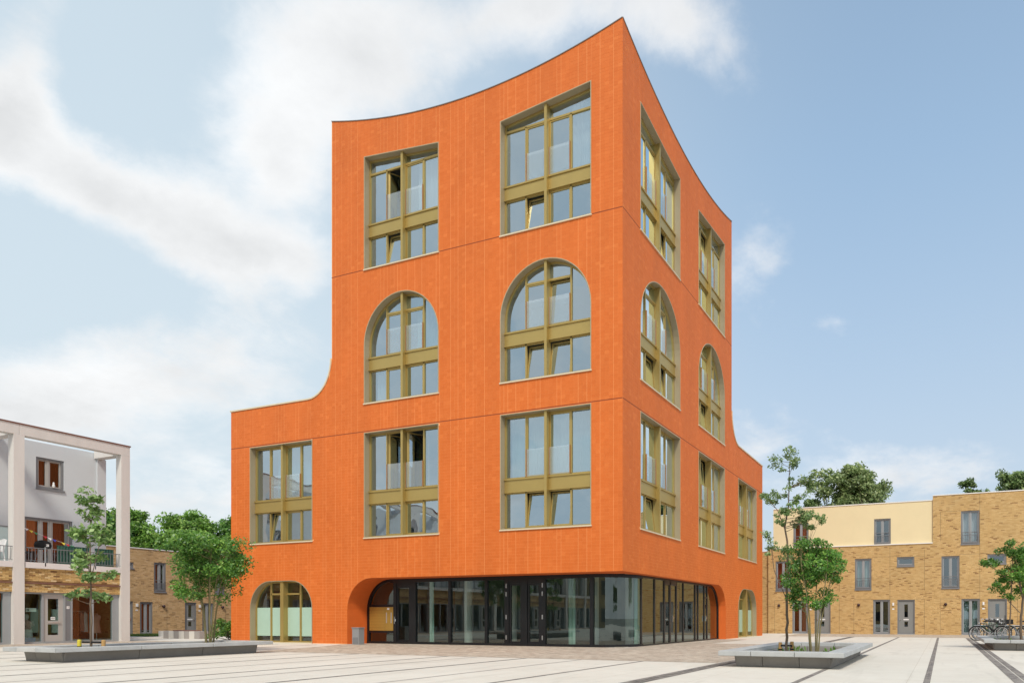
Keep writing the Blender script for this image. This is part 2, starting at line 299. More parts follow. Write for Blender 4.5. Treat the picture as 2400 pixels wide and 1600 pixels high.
def ground_mat():
    m, nt, p = base_mat('pale_paving')
    tc = N(nt, 'ShaderNodeTexCoord'); c = tc.outputs['Object']
    a = N(nt, 'ShaderNodeTexNoise', ins={'Scale': .35, 'Detail': 9.0, 'Roughness': .7}); L(nt, c, a.inputs['Vector'])
    b = N(nt, 'ShaderNodeTexNoise', ins={'Scale': 3.0, 'Detail': 8.0, 'Roughness': .75}); L(nt, c, b.inputs['Vector'])
    g = N(nt, 'ShaderNodeTexNoise', ins={'Scale': 160.0, 'Detail': 2.0}); L(nt, c, g.inputs['Vector'])
    f = mth(nt, 'ADD', mth(nt, 'ADD', mth(nt, 'MULTIPLY', a.outputs['Fac'], .5), mth(nt, 'MULTIPLY', b.outputs['Fac'], .35)), mth(nt, 'MULTIPLY', g.outputs['Fac'], .15))
    col = ramp_node(nt, f, [(.30, (.54, .495, .42)), (.44, (.65, .605, .525)), (.56, (.695, .655, .575)), (.7, (.735, .70, .62))])
    # broad slab joints
    s = N(nt, 'ShaderNodeTexBrick', offset=.5, ins={'Scale': 1.0, 'Brick Width': 2.4, 'Row Height': 1.75, 'Mortar Size': .006, 'Color1': (1, 1, 1, 1), 'Color2': (.95, .95, .95, 1), 'Mortar': (.74, .71, .66, 1)})
    sp = N(nt, 'ShaderNodeSeparateXYZ'); cb = N(nt, 'ShaderNodeCombineXYZ'); L(nt, c, sp.inputs[0]); L(nt, sp.outputs[1], cb.inputs[0]); L(nt, mth(nt, 'ADD', sp.outputs[0], .62), cb.inputs[1])
    L(nt, cb.outputs[0], s.inputs['Vector'])
    mu = N(nt, 'ShaderNodeMix', data_type='RGBA', blend_type='MULTIPLY'); mu.inputs['Factor'].default_value = .8; L(nt, col, mu.inputs['A']); L(nt, s.outputs['Color'], mu.inputs['B'])
    vo = N(nt, 'ShaderNodeTexNoise', ins={'Scale': 5.5, 'Detail': 3.0, 'Roughness': .5}); L(nt, c, vo.inputs['Vector'])
    sm_ = N(nt, 'ShaderNodeMapRange', ins={'From Min': .68, 'From Max': .74, 'To Min': 0.0, 'To Max': .28}); L(nt, vo.outputs['Fac'], sm_.inputs['Value'])
    tn = N(nt, 'ShaderNodeTexNoise', ins={'Scale': .8, 'Detail': 5.0, 'Distortion': 1.2}); L(nt, coords(nt, (2.2, .35, 1)), tn.inputs['Vector'])
    s2 = N(nt, 'ShaderNodeMapRange', ins={'From Min': .56, 'From Max': .70, 'To Min': 0.0, 'To Max': .22}); L(nt, tn.outputs['Fac'], s2.inputs['Value'])
    st = N(nt, 'ShaderNodeMix', data_type='RGBA'); L(nt, mth(nt, 'ADD', sm_.outputs[0], s2.outputs[0]), st.inputs['Factor']); L(nt, mu.outputs['Result'], st.inputs['A']); st.inputs['B'].default_value = (.36, .33, .28, 1)
    L(nt, st.outputs['Result'], p.inputs['Base Color']); p.inputs['Roughness'].default_value = .8
    bp = N(nt, 'ShaderNodeBump', ins={'Strength': .3, 'Distance': .004}); L(nt, g.outputs['Fac'], bp.inputs['Height']); L(nt, bp.outputs[0], p.inputs['Normal'])
ground_mat()
mat('thin_strip', (.42, .38, .34), .9, var=.2, scale=4)

# ------------------------------------------------------------------ mesh helpers
class MB:
    def __init__(s): s.v = []; s.f = []
    def add(s, vs, fs):
        o = len(s.v); s.v.extend(vs); s.f.extend([tuple(i + o for i in f) for f in fs])
    def box(s, x0, x1, y0, y1, z0, z1):
        s.add([(x, y, z) for z in (z0, z1) for y in (y0, y1) for x in (x0, x1)],
              [(0, 2, 3, 1), (4, 5, 7, 6), (0, 1, 5, 4), (2, 6, 7, 3), (0, 4, 6, 2), (1, 3, 7, 5)])
    def prism(s, poly, d0, d1, fm):
        n = len(poly)
        s.add([fm(a, z, d0) for a, z in poly] + [fm(a, z, d1) for a, z in poly],
              [tuple(range(n)), tuple(range(2 * n - 1, n - 1, -1))] + [(i, (i + 1) % n, n + (i + 1) % n, n + i) for i in range(n)])
    def fbox(s, a0, a1, z0, z1, d0, d1, fm): s.prism([(a0, z0), (a1, z0), (a1, z1), (a0, z1)], d0, d1, fm)
    def face(s, poly, d, fm): s.add([fm(a, z, d) for a, z in poly], [tuple(range(len(poly)))])
    def ring(s, outer, inner, d0, d1, fm):
        n = len(outer); vs = []
        for P, d in ((outer, d0), (inner, d0), (outer, d1), (inner, d1)): vs += [fm(a, z, d) for a, z in P]
        fs = []
        for i in range(n):
            j = (i + 1) % n
            fs += [(i, j, n + j, n + i), (2*n + i, 3*n + i, 3*n + j, 2*n + j), (i, 2*n + i, 2*n + j, j), (n + i, n + j, 3*n + j, 3*n + i)]
        s.add(vs, fs)
    def holed(s, outer, holes, d0, d1, fm):
        loops = [outer] + holes
        tris = geometry.tessellate_polygon([[Vector((a, z, 0)) for a, z in lp] for lp in loops])
        flat = [p for lp in loops for p in lp]; n = len(flat)
        fs = [tuple(t) for t in tris] + [tuple(n + i for i in t) for t in tris]
        o = 0
        for lp in loops:
            k = len(lp); fs += [(o + i, o + (i + 1) % k, n + o + (i + 1) % k, n + o + i) for i in range(k)]; o += k
        s.add([fm(a, z, d0) for a, z in flat] + [fm(a, z, d1) for a, z in flat], fs)
    def tube(s, pts, rads, seg=6):
        pts = [Vector(p) for p in pts]; n = len(pts); vs = []; fs = []
        if not hasattr(rads, '__len__'): rads = [rads] * n
        up = Vector((0, 0, 1))
        for i, p in enumerate(pts):
            t = (pts[min(i + 1, n - 1)] - pts[max(i - 1, 0)]).normalized()
            a = t.cross(up if abs(t.z) < .9 else Vector((1, 0, 0))).normalized(); b = t.cross(a)
            for k in range(seg):
                an = 2 * math.pi * k / seg; vs.append(tuple(p + (a * math.cos(an) + b * math.sin(an)) * rads[i]))
        for i in range(n - 1):
            for k in range(seg):
                j = (k + 1) % seg; fs.append((i*seg + k, i*seg + j, (i+1)*seg + j, (i+1)*seg + k))
        fs += [tuple(range(seg)), tuple(range(n*seg - 1, (n-1)*seg - 1, -1))]
        s.add(vs, fs)
    def lathe(s, prof, c, seg=12):
        vs = []; fs = []; n = len(prof)
        for r, z in prof:
            for k in range(seg):
                an = 2 * math.pi * k / seg; vs.append((c[0] + r * math.cos(an), c[1] + r * math.sin(an), c[2] + z))
        for i in range(n - 1):
            for k in range(seg):
                j = (k + 1) % seg; fs.append((i*seg + k, i*seg + j, (i+1)*seg + j, (i+1)*seg + k))
        fs += [tuple(range(seg)), tuple(range(n*seg - 1, (n-1)*seg - 1, -1))]
        s.add(vs, fs)
    def mesh(s, name, m):
        me = bpy.data.meshes.new(name); me.from_pydata(s.v, [], s.f)
        if m: me.materials.append(MATS[m])
        return me
    def obj(s, name, m, parent=None, smooth=False, kind=None):
        return link(name, s.mesh(name, m), parent, smooth, kind)
def link(name, me, parent=None, smooth=False, kind=None, loc=None):
    if smooth: me.polygons.foreach_set('use_smooth', [True] * len(me.polygons))
    o = bpy.data.objects.new(name, me); COL.objects.link(o)
    if parent is not None:
        o.parent = parent
        # geometry is written in world coordinates: cancel the parents' offset
        o.matrix_parent_inverse = Matrix.Translation(-wloc(parent))
    if kind: o['kind'] = kind
    if loc is not None: o.location = loc
    return o
WL = {}
def wloc(o): return WL.get(o.name, Vector((0, 0, 0)))
def thing(name, label, cat, loc, group=None):
    o = bpy.data.objects.new(name, None); COL.objects.link(o); o.location = loc; o.empty_display_size = .3
    WL[o.name] = Vector(loc)
    o['label'] = label; o['category'] = cat
    if group: o['group'] = group
    return o
def tag(o, label, cat, group=None):
    o['label'] = label; o['category'] = cat
    if group: o['group'] = group
    return o
def copy_tree(root, off, label, group=None):
    """copy of a thing with its parts and sub-parts, moved by off"""
    def rec(o, par):
        c = o.copy(); COL.objects.link(c)
        if par is not None: c.parent = par
        for ch in [k for k in bpy.data.objects if k.parent == o]: rec(ch, c)
        return c
    r = rec(root, None); r.location = Vector(root.location) + Vector(off); r['label'] = label
    if group: r['group'] = group
    return r
def box_obj(name, m, parent, *b):
    q = MB(); q.box(*b); return q.obj(name, m, parent)
# 2-D polygon tools
def clip(poly, px, pz, nx, nz):
    """keep the side where (p-p0).n >= 0"""
    out = []; k = len(poly)
    for i in range(k):
        a, b = poly[i], poly[(i + 1) % k]
        da = (a[0]-px)*nx + (a[1]-pz)*nz; db = (b[0]-px)*nx + (b[1]-pz)*nz
        if da >= 0: out.append(a)
        if (da >= 0) != (db >= 0):
            t = da / (da - db); out.append((a[0] + (b[0]-a[0])*t, a[1] + (b[1]-a[1])*t))
    return out
def ccw(poly):
    A = sum(poly[i][0]*poly[(i+1) % len(poly)][1] - poly[(i+1) % len(poly)][0]*poly[i][1] for i in range(len(poly)))
    return poly if A > 0 else poly[::-1]
def area(poly):
    return abs(sum(poly[i][0]*poly[(i+1) % len(poly)][1] - poly[(i+1) % len(poly)][0]*poly[i][1] for i in range(len(poly)))) / 2 if len(poly) > 2 else 0
def clip_in(poly, convex):
    c = ccw(convex)
    for i in range(len(c)):
        a, b = c[i], c[(i+1) % len(c)]
        if len(poly) < 3: return []
        poly = clip(poly, a[0], a[1], -(b[1]-a[1]), b[0]-a[0])
    return poly
def inset(poly, t):
    """inward offset of a convex ccw polygon"""
    P = ccw(poly); n = len(P); out = []
    for i in range(n):
        a, b, c = P[i-1], P[i], P[(i+1) % n]
        e1 = Vector((b[0]-a[0], b[1]-a[1])).normalized(); e2 = Vector((c[0]-b[0], c[1]-b[1])).normalized()
        n1 = Vector((-e1.y, e1.x)); n2 = Vector((-e2.y, e2.x)); m = (n1 + n2); m = m / max(m.length_squared, .2) * 2
        out.append((b[0] + m.x * t, b[1] + m.y * t))
    return out
def rect(a0, a1, z0, z1): return [(a0, z0), (a1, z0), (a1, z1), (a0, z1)]

FA = lambda s, z, d: (-s, d, z)           # left facade of the orange building, s runs left from the corner
FB = lambda s, z, d: (-d, s, z)           # right facade, s runs away from the corner
FR = lambda s, z, d: (s, 26.2 + d, z)     # right terrace
FL = lambda s, z, d: (-38.4 - d, s, z)    # left terrace
FW = lambda s, z, d: (-25.3 - d, s, z)    # white building, plane of its columns

# ------------------------------------------------------------------ ground
def sheet(name, m, x0, x1, y0, y1, z, kind='structure'):
    q = MB(); q.add([(x0, y0, z), (x1, y0, z), (x1, y1, z), (x0, y1, z)], [(0, 1, 2, 3)]); o = q.obj(name, m); o['kind'] = kind; return o
mat('far_ground', (.20, .20, .17), .95)
sheet('ground', 'far_ground', -900, 900, -900, 900, -.012)
sheet('square_paving', 'pale_paving', -36.9, 60, -70, 26.2, 0)
def poly_sheet(name, m, pts, z):
    q = MB(); q.add([(x, y, z) for x, y in pts], [tuple(range(len(pts)))]); o = q.obj(name, m); o['kind'] = 'structure'
poly_sheet('brick_paving', 'red_brick_pave', [(-11.9, -1.9), (-10.5, -5.72), (5.32, -5.72), (5.32, 6.3), (1.2, 6.3), (1.2, 12), (0.02, 12), (0.02, -.02), (-13.0, -.02)], .004)
sheet('brick_paving', 'red_brick_pave', -12.8, -.02, -.02, 1.04, .003)
sheet('brick_paving', 'red_brick_pave', -.40, .02, 1.04, 12.18, .003)
sheet('brick_paving', 'red_brick_pave', 1.2, 11.6, 19.1, 26.19, .004)
sheet('brick_paving', 'red_brick_pave', 11.6, 24, 18.6, 26.19, .004)
sheet('brick_paving', 'red_brick_pave', -27.6, -22.6, -60, -.2, .004)
sheet('brick_paving', 'strip_brick', -33.5, -31, -.2, 24, .004)
for x, y0, w in [(10.2, 19.1, .11), (8.12, 19.1, .11), (3.35, -5.72, .09), (1.58, -5.72, .07), (-.15, -5.72, .12), (-1.75, -5.72, .05),
                 (-2.78, -5.72, .10), (-4.5, -5.72, .05), (-6.15, -5.72, .10), (-7.8, -5.72, .05), (-9.5, -5.72, .10), (-13.4, -1.0, .1), (-15.6, -1, .1), (-18, -1, .1)]:
    sheet('paving_strip', 'strip_brick' if w > .08 else 'thin_strip', x - w/2, x + w/2, -40, y0, .004)
for x, y0, y1 in [(11.62, -40, 18.6), (5.42, -40, 19.1)]:
    sheet('paving_strip', 'strip_brick', x - .03, x + .13, y0, y1, .008); sheet('paving_strip', 'strip_brick', x + .165, x + .30, y0, y1, .008)

# ------------------------------------------------------------------ the orange building
B = thing('apartment_building', 'tall orange tiled apartment tower with curved roofline and arched bronze windows', 'building', (0, 0, 0))
WA, WB_ = 19.87, 19.86
TA, TB = 13.69, 13.24
def roof_z(s, T): h = T / 2; return 21.22 + .92 * ((s - h) / h) ** 2
def top_profile(T, Wd):
    """(s,z) from the corner outwards along the top edge"""
    pts = [(T * i / 28, roof_z(T * i / 28, T)) for i in range(29)]
    pts.append((T, 12.1))
    # the sweep from tower edge into the low wing: a flattened quarter ellipse
    for i in range(1, 11):
        a = math.pi / 2 * i / 10
        pts.append((T + 1.35 * (1 - math.cos(a)), 12.1 - 1.6 * math.sin(a)))
    pts.append((Wd, 10.5)); return pts
def arc_open(s0, s1, ztop, r, z0=0):
    """rounded-top opening going down to z0, as ccw polygon in (s,z)"""
    P = [(s0, z0), (s1, z0)]
    for i in range(9): a = math.pi/2 * i/8; P.append((s1 - r + r*math.cos(a), ztop - r + r*math.sin(a)))
    for i in range(9): a = math.pi/2 + math.pi/2 * i/8; P.append((s0 + r + r*math.cos(a), ztop - r + r*math.sin(a)))
    return P
def win_poly(kind, s0, s1, T):
    if kind == 'C': return rect(s0, s1, 4.42, 8.76)
    if kind == 'A':
        r = (s1 - s0) / 2; c = (s0 + s1) / 2; zc = 14.3 - r; P = [(s0, 9.97), (s1, 9.97)]
        for i in range(25): a = math.pi * i/24; P.append((c + r*math.cos(a), zc + r*math.sin(a)))
        return P
    P = [(s0, 15.52), (s1, 15.52)]
    for s in (s1, s0): P.append((s, 19.80 + .48 * ((s - T/2) / (T/2 - 1.25)) ** 2))
    return P
COLS_A = [(1.24, 5.12), (8.03, 11.87), (14.80, 18.62)]
COLS_B = [(1.49, 5.58), (7.95, 11.95), (14.45, 18.36)]
def facade(cols, T, Wd, big_end, fm, s_start):
    op = []
    for i, (a, b) in enumerate(cols):
        op.append(('C', win_poly('C', a, b, T)))
        if i < 2: op += [('A', win_poly('A', a, b, T)), ('T', win_poly('T', a, b, T))]
        else: g = arc_open(a, b, 2.74, 1.25)
    prof = top_profile(T, Wd)
    r = 1.3
    outer = [(s_start, 2.75)] + [(big_end - r + r*math.cos(math.pi/2*(1-i/8)), 2.75 - r + r*math.sin(math.pi/2*(1-i/8))) for i in range(9)]
    outer += [(big_end, 0), (cols[2][0], 0)] + g[:1:-1][:0]
    gl = [p for p in g[2:]]               # right top arc then left top arc (ccw: from s1 side to s0 side)
    outer += gl[::-1] + [(cols[2][1], 0), (Wd, 0)]
    tp = [p for p in prof[::-1] if p[0] >= s_start]
    outer += tp
    if tp[-1][0] > s_start + 1e-6: outer.append((s_start, roof_z(s_start, T)))
    w = MB(); w.holed(outer, [p for _, p in op], .0, .45, fm)
    fo = w.obj('facade_wall', 'orange_mortar', B); fo.data.materials.append(MATS['orange_render'])
    for pl in fo.data.polygons:
        if len(pl.vertices) == 4: pl.material_index = 1
    return op, g, prof, outer
opA, gA, profA, outA = facade(COLS_A, TA, WA, 12.81, FA, 0.0)
opB, gB, profB, outB = facade(COLS_B, TB, WB_, 12.2, FB, 0.45)

# cladding tiles: stack bond, tall joints open, bed joints tight
TW, TH = .176, .1235
def tiles(fm, cols, T, Wd, big_end, ops, g, prof, singles, dmesh):
    convex = [p for _, p in ops] + [g]
    boxes = [(min(a for a, z in P), max(a for a, z in P), min(z for a, z in P), max(z for a, z in P)) for P in convex]
    r = 1.3
    bigpoly = [(-1, -1), (big_end, -1)] + [(big_end - r + r*math.cos(math.pi/2*i/8), 2.75 - r + r*math.sin(math.pi/2*i/8)) for i in range(9)] + [(-1, 2.75)]
    convex.append(bigpoly); boxes.append((-1, big_end, -1, 2.75))
    ps = [p[0] for p in prof]; pz = [p[1] for p in prof]
    tower = [(s, z) for s, z in prof if s <= T + 1e-6 and z > 13]
    curve = prof[29:]
    q = MB(); rows = []
    z = 0.02
    bands = [(0.02, 8.80), (8.835, 15.50), (15.535, 23)]
    for lo, hi in bands:
        n = max(1, round((min(hi, 22.3) - lo) / TH)); h = (min(hi, 22.3) - lo) / n
        rows += [(lo + i*h, lo + (i+1)*h) for i in range(n)]
    ncol = int(Wd / TW) ; tw = Wd / ncol
    cand = []
    rr = random.Random(7); GAP = [rr.choice((.0015, .002, .003, .0045, .0055)) for _ in range(ncol + 2)]
    for (z0, z1) in rows:
        for c in range(ncol):
            s0, s1 = c*tw + GAP[c], (c+1)*tw - GAP[c+1]
            if c == 0: s0 = 0.0
            P = [(s0, z0 + .0015), (s1, z0 + .0015), (s1, z1 - .0015), (s0, z1 - .0015)]; whole = True
            # upper outline
            sm = (s0 + s1) / 2
            if sm <= T:
                if z0 > 20.9:
                    za, zb = roof_z(s0, T) - .004, roof_z(s1, T) - .004
                    if z0 >= max(za, zb): continue
                    if z1 > min(za, zb): P = clip(P, s0, za, (zb - za) , -(s1 - s0)); whole = False
                if s1 > T and z1 > 12.1: P = clip(P, T - .004, 0, -1, 0); whole = False
            else:
                if z0 >= 12.1: continue
                if z1 > 10.45:
                    done = False
                    for i in range(len(curve) - 1):
                        a, b = curve[i], curve[i+1]
                        if a[0] - 1e-6 <= sm <= b[0] + 1e-6:
                            P = clip(P, a[0], a[1] - .004, b[1] - a[1], -(b[0] - a[0])); whole = False; done = True; break
                    if not done: continue
            if len(P) < 3: continue
            for C, (b0, b1, c0, c1) in zip(convex, boxes):
                if s1 <= b0 or s0 >= b1 or z1 <= c0 or z0 >= c1: continue
                whole = False; best = []; C = ccw(C)
                for i in range(len(C)):
                    a, b = C[i], C[(i+1) % len(C)]
                    t = clip(P, a[0], a[1], b[1]-a[1], -(b[0]-a[0]))
                    if area(t) > area(best): best = t
                P = best
                if len(P) < 3: break
            if len(P) < 3 or area(P) < .0002: continue
            dep = -.0032 - rr.random() * .0014
            if whole and singles and s0 < 5 and c > 0: cand.append((s0, z0, s1, z1, dep, P)); continue
            q.prism(P, dep, .0, fm) if False else shell(q, P, dep, fm)
    cand.sort(key=lambda t: (round(t[0], 3), abs(t[1] - 1.1)))
    for k, (s0, z0, s1, z1, dep, P) in enumerate(cand):
        if k < singles:
            key = (round(z1 - z0, 4))
            if key not in dmesh:
                m_ = MB(); shell(m_, [(0, 0), (s1-s0, 0), (s1-s0, z1-z0-.003), (0, z1-z0-.003)], -.0, fm2 := (lambda a, z, d: (-a, d, z))) if False else None
                m_ = MB(); w_, h_ = s1-s0, z1-z0-.003
                m_.add([(0, 0, 0), (-w_, 0, 0), (-w_, 0, h_), (0, 0, h_), (0, .008, 0), (-w_, .008, 0), (-w_, .008, h_), (0, .008, h_)],
                       [(0, 1, 2, 3), (0, 4, 5, 1), (1, 5, 6, 2), (2, 6, 7, 3), (3, 7, 4, 0)])
                dmesh[key] = m_.mesh('tile', 'orange_tile')
            link('tile', dmesh[key], B, loc=(-s0, dep, z0 + .0015))
        else: shell(q, P, dep, fm)
    return q
def shell(q, P, dep, fm):
    n = len(P)
    q.add([fm(a, z, dep) for a, z in P] + [fm(a, z, .002) for a, z in P], [tuple(range(n))] + [(i, (i+1) % n, n + (i+1) % n, n + i) for i in range(n)])
dm = {}
tiles(FA, COLS_A, TA, WA, 12.81, opA, gA, profA, 300, dm).obj('tile_cladding', 'orange_tile', B, kind='stuff')
tiles(FB, COLS_B, TB, WB_, 12.2, opB, gB, profB, 0, dm).obj('tile_cladding', 'orange_tile', B, kind='stuff')

# seams (recessed joints), jambs, soffit, back walls, roofs, slabs
q = MB()
def seam_runs(cols, ops_z, Wd):
    runs = []; x = 0
    for a, b in cols:
        runs.append((x, a)); x = b
    runs.append((x, Wd)); return runs
for fm, cols, T, Wd in ((FA, COLS_A, TA, WA), (FB, COLS_B, TB, WB_)):
    q.fbox(0.004, Wd, 8.798, 8.837, -.0015, .001, fm)
    for a, b in ((0.004, cols[0][0]), (cols[0][1], cols[1][0]), (cols[1][1], T)): q.fbox(a, b, 15.498, 15.537, -.0015, .001, fm)
q.obj('seam', 'seam', B)
q = MB()   # deep jambs and the soffit of the recessed ground floor
r = 1.3
def arcstrip(q, end, dA, dB, fm, t=.12):
    P = [(end - r + r*math.cos(math.pi/2*(1-i/10)), 2.75 - r + r*math.sin(math.pi/2*(1-i/10))) for i in range(11)] + [(end, 0)]
    O = [(end - r + (r+t)*math.cos(math.pi/2*(1-i/10)), 2.75 - r + (r+t)*math.sin(math.pi/2*(1-i/10))) for i in range(11)] + [(end + t, 0)]
    for i in range(len(P) - 1): q.prism([P[i], P[i+1], O[i+1], O[i]], dA, dB, fm)
arcstrip(q, 12.81, .452, 1.35, FA); arcstrip(q, 12.2, .452, .60, FB)
q.box(-12.81 + r, -.46, .452, 1.35, 2.75, 2.87); q.box(-.60, -.452, 1.35, 12.2 - r, 2.75, 2.87)
q.obj('soffit', 'orange_render', B)
q = MB()   # hidden rear walls close the volume
def back_profile(T):
    return [(0.46, 9.0), (T, 9.0)] + [(T * i/14, roof_z(T * i/14, T)) for i in range(14, 0, -1)] + [(0.46, roof_z(.46, T))]
q.prism(back_profile(TB), 0, -.3, lambda s, z, d: (-TA + .3 + d, s, z))
q.prism(back_profile(TA), 0, -.3, lambda s, z, d: (-s, TB - .3 - d, z))
q.box(-WA, -WA + .3, .45, WB_, 0, 10.5); q.box(-WA, -.45, WB_ - .3, WB_, 0, 10.5)
q.obj('rear_wall', 'orange_render', B)
for bx in ((-TA + .3, -.45, .45, TB - .3, 20.7, 20.85), (-WA + .3, -TA, .45, WB_ - .3, 9.9, 10.1), (-TA, -.45, TB, WB_ - .3, 9.9, 10.1)): box_obj('roof', 'roof_gravel', B, *bx)
q = MB()
for z in (2.95, 6.05, 9.15): q.box(-WA + .35, -.47, .47, WB_ - .35, z, z + .2)
for z in (11.6, 14.75, 17.2): q.box(-TA + .35, -.47, .47, TB - .35, z, z + .2)
q.obj('floor_slab', 'room_wall', B)
q = MB(); q.box(-TA + 3, -4.2, 4.2, TB - 3, 0, 20.6); q.box(-13.3, -13.1, 1.2, 4.2, 0, 9.1)
q.box(-6.7, -6.5, .47, 4.2, 3.15, 20.6); q.box(-4.2, -.47, 6.7, 6.9, 3.15, 20.6)
q.obj('inner_wall', 'room_wall', B)
# copings
q = MB()
def coping(q, prof, fm, t, d0, d1):
    for (a, b) in zip(prof[:-1], prof[1:]):
        q.prism([a, b, (b[0] + .0, b[1] + t), (a[0] + .0, a[1] + t)], d0, d1, fm) if abs(b[0]-a[0]) > 1e-4 else None
for T_, prof_, fm_ in ((TA, profA, FA), (TB, profB, FB)):      # mitred at the corner
    for k in range(5): coping(q, [(k*.1, roof_z(k*.1, T_)), (k*.1 + .1, roof_z(k*.1 + .1, T_))], fm_, .025, -.03, .003 + k*.1)
    coping(q, [(.5, roof_z(.5, T_))] + [p for p in prof_[:29] if p[0] > .5], fm_, .025, -.03, .499)
q.obj('coping', 'zinc', B)
def low_coping(prof, fm, ends):
    q = MB(); C = prof[29:]
    nrm = []
    for i, (s, z) in enumerate(C):
        a = C[max(i-1, 0)]; b = C[min(i+1, len(C)-1)]; t = Vector((b[0]-a[0], b[1]-a[1])).normalized(); nrm.append((-t.y, t.x) if t.x < 0 else (-t.y, t.x))
    O = [(s + n[0]*.06, z + n[1]*.06) for (s, z), n in zip(C, nrm)]
    C2 = C + [(ends, C[-1][1])]; O2 = O + [(ends, C[-1][1] + .06)]
    for i in range(len(C2) - 1): q.prism([C2[i], C2[i+1], O2[i+1], O2[i]], -.04, .5, fm)
    q.obj('wing_coping', 'cream_metal', B)
low_coping(profA, FA, WA + .03); low_coping(profB, FB, WB_ + .03)

# windows
DF = .27      # depth of the frame plane
def curtain(q, a0, a1, z0, z1, d, fm, amp=.04, wl=.17, ph=0.0):
    n = max(6, int((a1 - a0) / .03)); vs = []; fs = []
    for i in range(n + 1):
        a = a0 + (a1 - a0) * i/n; dd = d + amp * math.sin(2*math.pi*a/wl + ph) + amp*.4*math.sin(2*math.pi*a/(wl*.61) + ph)
        vs += [fm(a, z0, dd), fm(a, z1, dd)]
    for i in range(n): fs.append((2*i, 2*i+2, 2*i+3, 2*i+1))
    q.add(vs, fs)
def tilt_map(fm, zb, d, ang):
    c, s = math.cos(ang), math.sin(ang)
    def f(a, z, dd):
        h = z - zb; k = dd - d
        return fm(a, zb + h*c - k*s, d + h*s + k*c)
    return f
def turn_map(fm, ab, d, ang):
    c, s = math.cos(ang), math.sin(ang)
    def f(a, z, dd):
        h = a - ab; k = dd - d
        return fm(ab + h*c - k*s, z, d - h*s + k*c)
    return f
